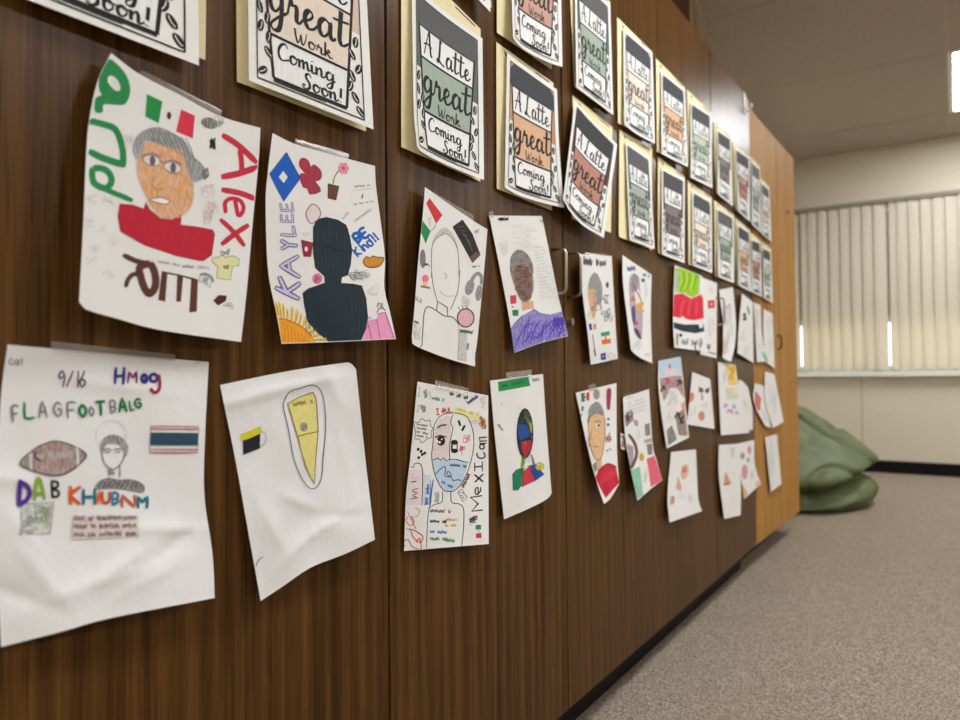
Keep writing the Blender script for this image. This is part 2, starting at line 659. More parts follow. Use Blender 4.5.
# brush script (x-height 1, capitals 2)
_S = {
    'A': (1.5, [[(0, -.1), (.3, .8), (.72, 2.0), (.82, 2.0), (.92, 1), (1.08, .1), (1.3, .1)], [(-.05, .75), (.5, .95), (1.2, .8)]]),
    'L': (1.35, [[(.75, 1.9), (.5, 2.0), (.42, 1.3), (.3, .5), (.1, .02), (-.08, .15), (.15, .3), (.6, .05), (1.1, -.05)]]),
    'a': (1.12, [[(.78, .85), (.45, 1.02), (.14, .7), (.12, .2), (.36, 0), (.66, .35), (.8, .95), (.76, .3), (.9, .02), (1.12, .22)]]),
    't': (.8, [[(.38, 2.0), (.28, 1.0), (.22, .3), (.4, 0), (.8, .3)], [(-.15, 1.35), (.35, 1.4), (.85, 1.5)]]),
    'e': (.92, [[(0, .3), (.4, .5), (.62, .8), (.45, 1.02), (.18, .75), (.14, .3), (.36, 0), (.66, .1), (.92, .4)]]),
    'g': (1.15, [[(.78, .85), (.45, 1.02), (.14, .7), (.14, .22), (.4, .02), (.7, .4), (.8, .98), (.78, 0), (.62, -.8), (.3, -1.0), (.12, -.75), (.5, -.3), (1.12, .2)]]),
    'r': (.95, [[(0, .2), (.2, 1.1), (.28, .8), (.52, .85), (.58, .6), (.56, .15), (.72, 0), (.95, .3)]]),
    'W': (1.6, [[(0, 1.8), (.14, .7), (.36, .02), (.62, .7), (.72, 1.3), (.78, .5), (1.0, .02), (1.3, .9), (1.42, 1.8)]]),
    'o': (1.0, [[(.42, 1.0), (.12, .7), (.16, .15), (.45, 0), (.76, .4), (.66, .9), (.42, 1.0), (.62, .8), (1.0, .85)]]),
    'k': (1.0, [[(.15, 2.0), (.1, 1.0), (.08, 0)], [(.1, .45), (.45, 1.05), (.6, .8), (.22, .5), (.5, .3), (.7, .02), (1.0, .2)]]),
    'C': (1.25, [[(1.05, 1.55), (.8, 1.95), (.35, 1.65), (.06, .95), (.14, .2), (.55, -.05), (1.2, .3)]]),
    'm': (1.35, [[(.05, 1.0), (.08, 0), (.16, .6), (.42, 1.02), (.52, .6), (.52, 0), (.6, .6), (.86, 1.02), (.98, .5), (1.06, .05), (1.35, .25)]]),
    'i': (.55, [[(.1, 1.0), (.1, .2), (.26, 0), (.55, .3)], [(.14, 1.45), (.16, 1.35)]]),
    'n': (1.05, [[(.05, 1.0), (.08, 0), (.16, .6), (.46, 1.02), (.6, .6), (.6, .15), (.76, 0), (1.05, .3)]]),
    'S': (1.1, [[(.95, 1.65), (.7, 2.0), (.36, 1.75), (.4, 1.3), (.72, .8), (.74, .25), (.36, -.1), (-.05, .08), (.0, .42), (.25, .3)]]),
    '!': (.6, [[(.3, 2.0), (.2, .6)], [(.17, .12), (.16, .02)]]),
    ' ': (.55, []),
}
SCRIPT = _S

# ------------------------------------------------------------------ the room
CEIL, YB, XR, YF, XL = 2.80, 7.02, 5.6, -3.2, -0.62
fl = bmesh.new(); box(fl, XL - .1, XR + .1, YF - .1, YB + .1, -0.1, 0)
floor = struct(bm_obj('floor', fl, carpet()))
struct(boxes('wall_left', WALL, [(XL - .1, XL, YF - .1, YB + .1, 0, CEIL)]))
struct(boxes('wall_right', WALL, [(XR, XR + .1, YF - .1, YB + .1, 0, CEIL)]))
struct(boxes('wall_front', WALL, [(XL, XR, YF - .1, YF, 0, CEIL)]))
WX0, WX1, WZ0, WZ1 = -0.56, 4.6, 0.87, 2.30
struct(boxes('wall_back', WALL, [(XL, WX0, YB, YB + .12, 0, CEIL), (WX1, XR, YB, YB + .12, 0, CEIL),
                                 (WX0, WX1, YB, YB + .12, 0, WZ0), (WX0, WX1, YB, YB + .12, WZ1, CEIL)]))
struct(boxes('trim_1', flat('panel_seam', 'b0a48f', 0.7), [(0.05, 0.058, YB - .003, YB, .1, WZ0 - .05)]))
struct(boxes('baseboard_back', BLACK, [(XL, XR, YB - .012, YB, 0, .105)]))
struct(boxes('baseboard_right', BLACK, [(XR - .012, XR, YF, YB, 0, .105)]))

# ceiling tiles
m = N('ceiling_tile')
vo = m.noise(m.coords(), 55, 3, .7)
sp = m.ramp(vo, [(0.33, lin('958a7e')), (0.42, lin('b0a599')), (1, lin('b8ada1'))])
m.set(Base_Color=sp, Roughness=0.9)
m.bump(vo, .2, .003)
LX = [0.735, 3.175]
LY = [-2.17, 1.49, 5.15]
LW, LH = 0.61, 1.22
cells = []
xs = sorted({XL - .1, XR + .1} | set(LX) | {x + LW for x in LX})
ys = sorted({YF - .1, YB + .1} | set(LY) | {y + LH for y in LY})
for i in range(len(xs) - 1):
    for j in range(len(ys) - 1):
        if xs[i] in LX and ys[j] in LY:
            continue
        cells.append((xs[i], xs[i + 1], ys[j], ys[j + 1], CEIL, CEIL + .05))
struct(boxes('ceiling', m.m, cells))
struct(boxes('ceiling_slab', WALL, [(XL - .1, XR + .1, YF - .1, YB + .1, CEIL + .16, CEIL + .2)]))
GRID = flat('ceiling_grid_metal', 'b6ab9f', 0.6)
gx = [LX[0] + 1.22 * k for k in range(-1, 5)] + [x + LW for x in LX]
gy = [LY[0] + 1.22 * k for k in range(0, 8)]
struct(boxes('trim_2', GRID, [(x - .011, x + .011, YF, YB, CEIL - .004, CEIL + .001) for x in gx if XL < x < XR]
             + [(XL, XR, y - .008, y + .008, CEIL - .003, CEIL + .001) for y in gy]))

# ceiling lights
em = N('lit_diffuser')
em.set(Base_Color=(0.9, 0.9, 0.9, 1), Roughness=0.5)
em.b.inputs['Emission Color'].default_value = (0.94, 0.965, 0.985, 1)
em.b.inputs['Emission Strength'].default_value = 22.0
WHITE_METAL = flat('white_enamel', 'e8e6e0', 0.4)
names = {(0, 2): 'lit fluorescent ceiling light nearest the blinds, above the carpet aisle'}
for i, x in enumerate(LX):
    for j, y in enumerate(LY):
        lab = names.get((i, j), 'lit rectangular fluorescent light set in the ceiling tiles, out of the photo')
        t = thing('ceiling_light', lab, 'ceiling light', (x + LW / 2, y + LH / 2, CEIL), 'fluorescent ceiling lights')
        L = tuple(t.location)
        z0 = CEIL - .006
        boxes('frame', WHITE_METAL, [(x, x + .03, y, y + LH, z0, CEIL + .09), (x + LW - .03, x + LW, y, y + LH, z0, CEIL + .09),
                                     (x + .03, x + LW - .03, y, y + .03, z0, CEIL + .09), (x + .03, x + LW - .03, y + LH - .03, y + LH, z0, CEIL + .09),
                                     (x, x + LW, y, y + LH, CEIL + .09, CEIL + .1)], t, L)
        boxes('diffuser', em.m, [(x + .03, x + LW - .03, y + .03, y + LH - .03, CEIL + .004, CEIL + .012)], t, L)

# window, sill, blinds
wn = bpy.data.objects.new('window_1', None); link(wn); wn.location = (0, YB, 0); struct(wn)
MID = 1.32
fr = [(WX0, WX1, YB + .03, YB + .08, WZ0, WZ0 + .05), (WX0, WX1, YB + .03, YB + .08, WZ1 - .05, WZ1), (WX0, WX1, YB + .03, YB + .08, MID - .03, MID + .03)]
for k in range(8):
    x = WX0 + (WX1 - WX0) * k / 7
    fr.append((max(WX0, x - .03), min(WX1, x + .03), YB + .03, YB + .08, WZ0, WZ1))
boxes('window_frame', FRAME, fr, wn, (0, YB, 0))
gl = N('window_glass')
gl.set(Base_Color=(1, 1, 1, 1), Roughness=0.02)
gl.b.inputs['Transmission Weight'].default_value = 1.0
gl.b.inputs['IOR'].default_value = 1.02
boxes('lower_pane', gl.m, [(WX0, WX1, YB + .05, YB + .054, WZ0 + .05, MID - .03)], wn, (0, YB, 0))
boxes('upper_panel', flat('grey_obscured_panel', 'a9a596', .6), [(WX0, WX1, YB + .05, YB + .06, MID + .03, WZ1 - .05)], wn, (0, YB, 0))
struct(boxes('trim_3', SILL, [(XL, XR, YB - .07, YB + .03, WZ0 - .045, WZ0)], bev=.004))
struct(boxes('outside_ground', flat('sandy_yard', 'b79d78', .9), [(-12, 16, YB + .3, YB + 30, -.4, -.3)]))

bl = N('blind_vinyl')
bl.set(Base_Color=lin('d9d1bf'), Roughness=0.55)
tr_ = bl.n('ShaderNodeBsdfTranslucent'); tr_.inputs[0].default_value = lin('e2cfa8')
mx = bl.n('ShaderNodeMixShader'); mx.inputs[0].default_value = 0.22
bl.l(bl.b.outputs[0], mx.inputs[1]); bl.l(tr_.outputs[0], mx.inputs[2]); bl.l(mx.outputs[0], bl.out.inputs[0])
BT = 2.335
vb = thing('vertical_blind', 'closed cream vertical blinds hanging over the far window', 'blinds', (1.9, YB - .06, WZ0 + .01))
VL = tuple(vb.location)
boxes('headrail', flat('headrail_grey', '8f887a', .5), [(-.6, 4.62, YB - .085, YB - .035, BT - .03, BT)], vb, VL)
pitch = .0865
k = 0
x = -.555
while x < 4.56:
    vs, fs = [], []
    rot = math.radians(R.uniform(13, 18))
    wdt = .1
    gap = k in (2, 10, 27)
    sh = 0.0
    if gap:
        wdt, sh = .074, .013
    for j in range(9):
        s_ = (j / 8 - .5) * wdt
        bow = .007 * (1 - (2 * j / 8 - 1) ** 2)
        px_ = x + sh + s_ * math.cos(rot) + bow * math.sin(rot)
        py_ = YB - .052 + s_ * math.sin(rot) - bow * math.cos(rot)
        vs += [(px_, py_, BT - .03), (px_, py_, WZ0 + .012)]
    fs = [(2 * j, 2 * j + 1, 2 * j + 3, 2 * j + 2) for j in range(8)]
    mesh_obj('slat', vs, fs, bl.m, None, vb, VL)
    x += pitch; k += 1

# ------------------------------------------------------------------ cabinets
KX, DB, DT = -.07, .111, 2.08
SEAM = [.855 + .61 * k for k in range(-4, 5)]
SEAM[-1] = 3.295
DARK = flat('dark_cabinet_carcass', '0e0805', .9, 0.0, 0.0)


def pull(parent, loc, y, z0, z1, xo, mat, r=.0034):
    pts = []
    c = .012
    P = [(0, z1), (xo - c, z1)] + [(xo - c + c * math.sin(a), z1 - c + c * math.cos(a)) for a in (.5, 1.0, PI / 2)] \
        + [(xo, z0 + c)] + [(xo - c + c * math.cos(a), z0 + c - c * math.sin(a)) for a in (.5, 1.0, PI / 2)] + [(0, z0)]
    return tube('handle', mat, [(p[0], y, p[1]) for p in P], r, parent, loc)


def cabinet(y0, y1, label, wood_, edges, top, hy, fx=lambda y: 0.0, hz=(1.03, 1.13), hmat=NICKEL, locks=(), hx=.036):
    t = thing('storage_cabinet', label, 'cabinet', ((-.31), (y0 + y1) / 2, 0), 'tall storage cabinets along the wall')
    L = tuple(t.location)
    x = lambda y: fx(y)
    bm = bmesh.new()
    g = bmesh.ops.create_cube(bm, size=1)
    for v in g['verts']:
        yy = y0 + .0015 if v.co.y < 0 else y1 - .0015
        v.co = Vector((-.6 if v.co.x < 0 else x(yy) - .021, yy, DB - .006 if v.co.z < 0 else top - .002))
    bm_obj('carcass', bm, wood_ if wood_ is OAK else DARK, t, L)
    boxes('toe_kick', BLACK, [(-.6, KX - (.03 if fx(y1) else 0), y0 + .001, y1 - .001, 0, DB - .006)], t, L)
    ds = []
    for a, b in zip(edges, edges[1:]):
        bm = bmesh.new()
        g = bmesh.ops.create_cube(bm, size=1)
        for v in g['verts']:
            yy = a + .0028 if v.co.y < 0 else b - .0028
            v.co = Vector((x(yy) - .019 if v.co.x < 0 else x(yy), yy, DB if v.co.z < 0 else top))
        bmesh.ops.bevel(bm, geom=list(bm.edges), offset=.0008, segments=1, affect='EDGES')
        d = bm_obj('door', bm, wood_, t, L)
        ds.append(d)
        for q in hy:
            if a < q < b:
                h = pull(d, L, q, hz[0], hz[1], hx, hmat)
                h.location = (0, 0, 0)
                if fx(q):
                    h.location = (fx(q), 0, 0)
        for (ly, lz) in locks:
            if a < ly < b:
                bm = bmesh.new()
                bmesh.ops.create_cone(bm, cap_ends=True, segments=20, radius1=.009, radius2=.008, depth=.012, matrix=Matrix.Translation((.006 + fx(ly), ly, lz)) @ Matrix.Rotation(PI / 2, 4, 'Y'))
                box(bm, .012 + fx(ly), .0125 + fx(ly), ly - .0012, ly + .0012, lz - .004, lz + .004)
                bm_obj('lock', bm, NICKEL, d, L)
    return t


h1 = at(552.3, 250); h1b = at(552.3, 294)
xo = at(566, 251, h1[1], 1)[0]
Y1 = float(h1[1]); Y2 = float(at(567, 254)[1]); HZ = (float(h1b[2]), float(h1[2]))
lk = at(568.3, 322)
cabinet(SEAM[2], SEAM[4], 'dark walnut cabinet behind the flag football drawing, nearest of the row', WALNUT, SEAM[2:5], DT, [])
cabinet(SEAM[4], SEAM[7], 'wide dark walnut cabinet with wire handles beside the purple shirt portrait', WALNUT, [SEAM[4], SEAM[5], SEAM[7]], DT, [Y1, Y2], hz=HZ, hx=float(xo), locks=[(float(lk[1]), float(lk[2]))])
ox = lambda y: (y - 3.295) * OAKS
OE = 4.22
pk = at(775, 343)
cabinet(SEAM[7], SEAM[8], 'narrow dark walnut cabinet standing next to the pale oak cabinet', WALNUT, [SEAM[7], SEAM[8]], DT, [SEAM[7] + .013], hz=HZ, hx=float(xo))
cabinet(SEAM[8] + .001, OE, 'pale oak cabinet at the far end of the row, by the green beanbag', OAK, [SEAM[8] + .001, 3.80, OE], 2.045,
        [3.755], ox, (.985, 1.05), flat('dark_bronze', '3a2a1c', .4, .8), [(float(at(784, 212)[1]), float(at(784, 212)[2]))], hx=.02)

# boxes on top of the cabinets
t = thing('storage_box', 'dark brown box standing on top of the walnut cabinets', 'box', (-.23, 2.2, DT))
L = tuple(t.location)
boxes('body', flat('dark_brown_card', '2e1a0d', .9, 0.0, 0.02), [(-.45, -.015, 1.95, 2.50, DT, DT + .42)], t, L, .004)
boxes('lid', flat('dark_brown_card_lid', '28170b', .9, 0.0, 0.02), [(-.455, -.01, 1.945, 2.505, DT + .42, DT + .46)], t, L, .004)
t = thing('cardboard_box', 'tan cardboard carton on the walnut cabinets behind the dark box', 'box', (-.29, 2.75, DT))
L = tuple(t.location)
boxes('body', flat('tan_carton', '56422b', .8), [(-.52, -.06, 2.53, 2.88, DT, DT + .22)], t, L, .003)
boxes('packing_tape', flat('brown_packing_tape', '4c3820', .3), [(-.521, -.059, 2.68, 2.73, DT + .02, DT + .2205)], t, L)
hk = at(744, 101)
t = thing('plastic_hook', 'small pale plastic hook over the top corner of the walnut cabinet', 'hook', (0.002, float(hk[1]) - .01, DT - .08))
L = tuple(t.location)
PL = flat('pale_plastic', 'd6d2c8', .35)
yk = float(min(hk[1], 3.26))
boxes('strap', PL, [(-.05, .0045, yk - .015, yk + .015, DT, DT + .004), (.0005, .0045, yk - .015, yk + .015, DT - .09, DT + .004)], t, L, .001)
tube('prong', PL, [(.004, yk, DT - .06), (.012, yk, DT - .08), (.024, yk, DT - .082), (.03, yk, DT - .068), (.03, yk, DT - .05)], .004, t, L)

# beanbag chair
PR = [(0, .02), (.0, .46), (.03, .545), (.08, .585), (.125, .565), (.16, .50), (.175, .47), (.195, .50), (.235, .585), (.275, .59), (.33, .53), (.42, .42), (.52, .30), (.60, .19), (.655, .10), (.675, .03), (.678, 0)]
pc = cr([(r_, z) for z, r_ in PR], 7)
vs, fs = [], []
na = 120
for i, (r_, z) in enumerate(pc):
    for k in range(na):
        a = 2 * PI * k / na
        dx, dy = math.cos(a), math.sin(a)
        zz = z
        w_ = max(0.0, min(1.0, z / .12)) * (1 if z < .6 else max(0, (.68 - z) / .08))
        # the fold wanders up and down round the bag
        zz += w_ * (.035 * math.sin(a * 2 + .4) + .03 * math.sin(a * 3 + 2.0)) * (1 if z < .45 else .4)
        q = Vector((dx * 1.5, dy * 1.5, z * 3.2)) + Vector((4.1, 2.2, .7))
        n1 = noise.noise(q)
        cr_ = abs(noise.noise(Vector((dx * 1.9 + z * 1.4, dy * 1.9, z * 4.2)) + Vector((1, 9, 2))))
        n3 = noise.noise(Vector((dx * 6, dy * 6, z * 11)))
        rr = max(0, r_ + w_ * (.05 * n1 - .045 * max(0, 1 - cr_ * 7) + .012 * n3))
        x = -.27 + dx * rr * 1.02 - .10 * max(0, z - .2)
        y = 5.24 + dy * rr
        x = max(x, -.605 + .004 * math.sin(a * 5))
        vs.append((x, y, max(.001, zz if z > .001 else .001)))
for i in range(len(pc) - 1):
    for k in range(na):
        k2 = (k + 1) % na
        fs.append((i * na + k, i * na + k2, (i + 1) * na + k2, (i + 1) * na + k))
mg = N('olive_green_fabric')
w = mg.noise(mg.coords(), 9, 4, .6)
mg.set(Base_Color=mg.ramp(w, [(0.3, lin('515b38')), (0.7, lin('6c754e'))]), Roughness=0.55)
mg.b.inputs['Specular IOR Level'].default_value = 0.3
mg.bump(w, .5, .02)
o = mesh_obj('beanbag', vs, fs, mg.m, None, None, (-.30, 5.24, 0))
tag(o, 'slumped olive green beanbag on the carpet past the oak cabinet', 'beanbag')

# ------------------------------------------------------------------ daylight outside
w = bpy.data.worlds.new('daylight'); SC.world = w; w.use_nodes = True
bg = w.node_tree.nodes['Background']
bg.inputs[0].default_value = (0.86, 0.92, 1.0, 1); bg.inputs[1].default_value = 2.6
SC.view_settings.view_transform = 'Standard'
SC.view_settings.look = 'None'
SC.view_settings.exposure = 0.17
SC.view_settings.gamma = 1.0
SC.view_settings.use_curve_mapping = False
# ------------------------------------------------------------------ coffee-cup posters
PAL = {'green': ('a3b0a0', '5f7062'), 'orange': ('dcb08c', 'c49873'), 'brown': ('b98470', '5c3230'), 'taupe': ('84746e', '5d4f4b'), 'cream': ('ecdccb', 'dcc3ae'),
       'pink': ('c99a8a', '5f3337'), 'palegreen': ('b9c8b2', '8fa48c')}
LIDC = {'green': '59595a', 'orange': '3f4146', 'brown': '3b3a3c'}
INKB = ink('1c1b1d')


def design(k, col, lod):
    c1, c2 = PAL[col]
    k.space = 'uv'
    T = lambda P: np.asarray(P, float).reshape(-1, 2) / np.array([100.0, 129.4])
    sm = 3 if lod == 0 else 2
    D = lambda pts, m, ly=0, s_=0: k.fill(np.asarray(pts, float) / np.array([100, 129.4]), m, ly, s_)

    class K2:  # strokes are laid out in design units, then mapped
        pass

    def LN(pts, wd, m, ly=2, s_=1, closed=False, brush=0.0):
        pts = np.asarray(pts, float)
        q = cr(pts, s_, closed) if s_ > 1 else (np.vstack([pts, pts[:1]]) if closed else pts)
        if closed and s_ > 1:
            q = np.vstack([q, q[:1]])
        if s_ <= 1:
            out = []
            for a, b in zip(q, q[1:]):
                for t in np.linspace(0, 1, 7)[:-1]:
                    out.append(a + (b - a) * t)
            q = np.array(out + [q[-1]])
        d = np.gradient(q, axis=0)
        if s_ <= 1:
            pass
        ln = np.hypot(d[:, 0], d[:, 1]); ln[ln == 0] = 1; d /= ln[:, None]
        nn = np.stack([-d[:, 1], d[:, 0]], 1)
        ww = np.full(len(q), wd / 2)
        if brush:
            ww = ww * (1 - brush + brush * np.clip(d[:, 1] * 1.3, 0, 1))
        uv = np.vstack([q + nn * ww[:, None], q - nn * ww[:, None]]) / np.array([100, 129.4])
        n = len(q)
        k._add(uv, [(i, i + 1, n + i + 1, n + i) for i in range(n - 1)], m, ly)

    def TX(txt, a, b, h, wd, ly=4):
        ws = [SCRIPT[c][0] for c in txt]
        sx = (b[0] - a[0]) / sum(ws)
        x = 0
        for c, w_ in zip(txt, ws):
            for st in SCRIPT[c][1]:
                LN([(a[0] + (x + p[0]) * sx, a[1] - p[1] * h) for p in st], wd, INKB, ly, 5 if lod == 0 else 3, False, .5)
            x += w_

    k.part('cup_print')
    D([(7, 5), (93, 5), (93, 63), (7, 61)], ink(c2))
    D([(11, 26.5), (88.5, 26.5), (79, 121), (20, 121)], ink('f1f0ee'), 1)
    D([(13.4, 51.5), (86, 51.5), (81.7, 93.5), (17.4, 93.5)], ink(c1), 2)
    D([(14, 5.5), (87, 5.5), (92.5, 11), (92.5, 27), (7.5, 27), (7.5, 11)], ink(LIDC.get(col, '46464a')), 2)
    for q in ([(11, 26.5), (20, 121.3)], [(88.5, 26.5), (79, 121.3)]):
        LN(q, 2.2, INKB, 4)
    for y, a, b, wd in ((51.5, 13.4, 86, 1.7), (93.5, 17.4, 81.7, 1.9), (121.5, 20, 79, 2.6), (27, 11, 88.5, 1.0)):
        LN([(a, y), (b, y)], wd, INKB, 4)
    for a, b in (((7, 5), (93, 5)), ((93, 5), (93, 125)), ((93, 125), (7, 125)), ((7, 125), (7, 5))):
        LN([a, b], .9, INKB, 4)
    LN([(20, 123.3), (62, 123.3)], .7, INKB, 4)
    if lod < 2:
        BR = ink('2a211f')
        for x, y, r_ in ((88.5, 70, .2), (85, 80, 2.5), (90, 89, .5), (84.5, 96, 2.7), (82.6, 104, .4), (86.5, 111, 2.5), (90, 120, 2.4),
                         (10, 68, .3), (9.6, 79, 2.8), (10.2, 91, .3), (15.6, 84, .2), (16.2, 106, 2.3), (11.4, 119, 1.0), (16.6, 96, .2)):
            D(ell(x, y, 4.3, 2.5, r_ + PI / 2, 12), BR, 3)
            c_, s_ = math.cos(r_ + PI / 2), math.sin(r_ + PI / 2)
            LN([(x - 3 * c_, y - 3 * s_), (x + .5 * s_, y - .5 * c_), (x + 3 * c_, y + 3 * s_)], .55, ink('efeeea'), 5, 3)
    k.part('lettering')
    if lod < 3:
        TX('A Latte', (18, 47), (83, 47), 9.2, 2.6)
        TX('great', (17, 77.5), (83, 77.5), 12.3, 3.7)
        TX('Work', (38, 91), (69, 91), 5, 1.7)
        TX('Coming', (24, 107), (71, 107), 5.6, 2.0)
        TX('Soon!', (44, 119.3), (77, 119.3), 5.2, 2.0)


def poster(folder, sheet, col, label, lod=0, lift=None, bow=None, flift=None, tab=True, n=None):
    fs = Surf(*folder, lift=flift or (.003, .003, .006, .005), wav=.0003)
    loc = fs.xyz([(.5, 1.0)])[0]
    t = thing('poster', label, 'poster', loc, 'coffee cup posters on the cabinet doors')
    nu, nv = ((10, 12) if lod == 0 else (8, 8) if lod == 1 else (5, 6))
    fk = Ink(fs, MANILA, nu, nv, .0015)
    fk.space = 'uv'
    if lod < 3:
        fk.part('slot_mark')
        fk.fill([(.68, .012), (.93, .012), (.93, .022), (.68, .022)], ink('2a2520'), 1)
        fk.fill([(.14, .02), (.2, .03), (.2, .055), (.16, .05)], ink('3a332c'), 1)
        for q in range(9):
            fk.fill(ell(.3 + .04 * q, .035 + .008 * (q % 2), .004, .003, 0, 6), ink('6b5c3c'), 1)
    fk.build(t, loc, 'folder')
    ss = Surf(*sheet, lift=lift or (.009, .009, .020, .016), wav=.0008, seed=len(label), **(bow or {}))
    k = Ink(ss, CARD, nu + 4, nv + 6, .0006)
    design(k, col, lod)
    k.build(t, loc, 'sheet')
    return t


def pl(y, z):
    q = px_of((0.0, y, z)); return (float(q[0]), float(q[1]))


P_ = poster
br1 = at(199, 65.6); yb, zb = float(br1[1]), float(br1[2])
P_([pl(yb - .215, zb + .292), pl(yb + .013, zb + .288), (205.4, 60), pl(yb - .215, zb + .004)],
   [pl(yb - .212, zb + .282), pl(yb - .002, zb + .276), (199, 65.6), pl(yb - .214, zb - .003)], 'green',
   'coffee cup poster above the portrait in the red shirt, only its lower part in view')
l2, r2 = at(249, 80.6, .016), at(373.5, 129.4, .024)
t2l, t2r = px_of((.012, l2[1] + .001, l2[2] + .265)), px_of((.012, r2[1] - .004, r2[2] + .265))
P_([(float(t2l[0]) - 12, float(t2l[1]) - 4), (float(t2r[0]) - 1, float(t2r[1]) - 3), (366, 131.5), (237, 81.6)], [tuple(map(float, t2l)), tuple(map(float, t2r)), (373.5, 129.4), (249, 80.6)], 'cream',
   'cream-banded coffee cup poster above the black silhouette drawing', lift=(.012, .012, .024, .016), bow=dict(bottom=[(310, 104.5)]))
P_([(401.2, -50), (480.6, 29), (480.4, 181.7), (401.2, 147)], [(411.5, -17), (482.5, 38.5), (484, 180), (417, 146)], 'green',
   'large green-banded coffee cup poster above the pale outlined face drawing', bow=dict(left=[(412.5, 40), (413.8, 110)], bottom=[(424, 153.5), (452, 167.5)], top=[(446, 12)]), lift=(.008, .008, .022, .022))
P_([(496.2, 42), (553.5, 83), (552, 210.6), (496.8, 188.7)], [(507, 53), (557, 89.5), (564.3, 208), (504.7, 187.5)], 'orange',
   'orange-banded coffee cup poster above the portrait in the purple shirt', bow=dict(bottom=[(520, 196), (545, 203.5)], left=[(506, 120)], right=[(559.5, 150)]))
P_([(572.5, 95), (612.5, 127.5), (611, 232.7), (571.5, 219)], [(574.8, 100), (617.3, 144.6), (603.8, 238), (563.2, 199)], 'brown',
   'tilted brown-banded coffee cup poster hanging crooked above the door handles', lift=(.012, .014, .03, .03), bow=dict(bottom=[(570.5, 212), (583, 225.5)], top=[(592, 119)]))
P_([(619.4, 129.4), (652, 149), (652, 250), (618.8, 236.7)], [(625.6, 140.8), (650, 158), (654.5, 249), (629.8, 240)], 'green',
   'green-banded coffee cup poster above the drawing of a figure with purple hair', 1, bow=dict(left=[(627.5, 190)]))
P_([(658, 156.5), (684.8, 177), (684.2, 263.2), (658, 253)], [(661.7, 167), (684.6, 178.8), (684.4, 262.7), (662, 254.4)], 'taupe',
   'taupe-banded coffee cup poster directly above the red and lime drawing', 1)
P_([(687.6, 180), (711.8, 197.5), (712.2, 273.3), (688.5, 264.6)], [(692, 189.6), (711.4, 201), (712, 273), (692.7, 265)], 'cream',
   'cream-banded coffee cup poster in the lower row, next after the taupe one', 1)
P_([(714, 200), (734, 215), (734.2, 283.3), (715, 276)], [(717, 207), (733.4, 216.6), (734, 283), (718, 276.7)], 'green',
   'green-banded coffee cup poster in the lower row over the second pair of handles', 2)
P_([(735, 218), (750, 230), (751, 292), (736.5, 285)], [(737.5, 223.5), (749.7, 231.5), (751, 291.8), (738.7, 285)], 'orange',
   'orange-banded coffee cup poster in the lower row, third from its far end', 2)
P_([(750.4, 232.5), (760.5, 240), (762, 297), (750.8, 291.5)], [(751.3, 238), (760.2, 242), (761.8, 297), (752, 291.6)], 'brown',
   'brown-banded coffee cup poster in the lower row, second from its far end', 2)
P_([(761.2, 241), (770.9, 248.3), (773, 303), (762.4, 297.2)], [(762.4, 246.5), (770.6, 250.5), (772.7, 303), (763.6, 297.5)], 'palegreen',
   'pale green coffee cup poster at the far end of the lower row', 2)
# upper row
P_([pl(.9, 1.92), pl(1.135, 1.90), (491.5, 8), pl(.9, 1.625)], [pl(.91, 1.91), pl(1.14, 1.89), (490.6, 12.3), pl(.915, 1.617)], 'orange',
   'coffee cup poster at the top edge of the photo, above the large green-banded one', 1)
P_([(496.2, -110), (553, -58), (552, 70), (496.9, 32.5)], [(508.8, -100), (560.3, -52), (562.5, 67), (513, 38)], 'pink',
   'pinkish brown coffee cup poster directly above the orange-banded one', bow=dict(bottom=[(523, 49), (545, 61)]), lift=(.009, .009, .024, .022))
P_([(568.6, -36), (610.3, 2), (611.5, 114), (574, 86.7)], [(574.5, -28), (610.2, 5), (613.3, 115), (576.5, 87)], 'green',
   'green-banded coffee cup poster directly above the crooked brown one', 0)
P_([(617, 16.7), (652, 51.7), (653, 143), (618, 123)], [(623.3, 27.5), (652.4, 53), (655, 144), (624.4, 124.5)], 'cream',
   'cream-banded coffee cup poster in the upper row under the dark box', 1, bow=dict(bottom=[(636, 133.5)]))
P_([(655.8, 58), (684.8, 87.5), (687.5, 166.5), (657, 151.7)], [(661, 70), (685, 89.8), (688, 167), (661.7, 154)], 'orange',
   'orange-banded coffee cup poster in the upper row over the taupe one', 1)
P_([(687, 89.6), (711, 112.5), (712.2, 188), (688.8, 177)], [(690.4, 101), (711, 114.5), (712, 188), (691, 177.5)], 'palegreen',
   'pale green coffee cup poster in the upper row, next after the orange one', 1)
P_([(713.7, 122), (731.2, 136.5), (733, 206), (715.6, 192.7)], [(717, 128.5), (730.8, 137.8), (732.6, 206), (717.5, 194)], 'taupe',
   'taupe-banded coffee cup poster in the upper row over the small green one', 2)
P_([(732.5, 143), (749.8, 155.8), (750.2, 222), (735, 209)], [(735.2, 147.5), (749.4, 157), (750, 222), (738, 211)], 'brown',
   'brown-banded coffee cup poster in the upper row, third from its far end', 2)
P_([(750.2, 156), (760, 166), (761.5, 233), (751.2, 223.5)], [(751.2, 160.5), (760, 168), (761.3, 233), (752, 224)], 'green',
   'narrow green-banded coffee cup poster in the upper row, second from its far end', 2)
P_([(760.5, 178), (769.4, 187), (771.5, 241.7), (761.3, 234)], [(761.4, 181.5), (769.2, 188.5), (771.3, 241.7), (762.4, 234.4)], 'cream',
   'pale coffee cup poster at the far end of the upper row', 2)
# ------------------------------------------------------------------ student drawings
GRP = 'student drawings taped to the cabinet doors'
MK = ink
PE = lambda h: ink(h, 'pencil')
FA = lambda h: ink(h, 'faint')
G_, BK, GR, WH = ink('585858'), ink('1e1c1e'), ink('8f8f91'), ink('e6e4e0')


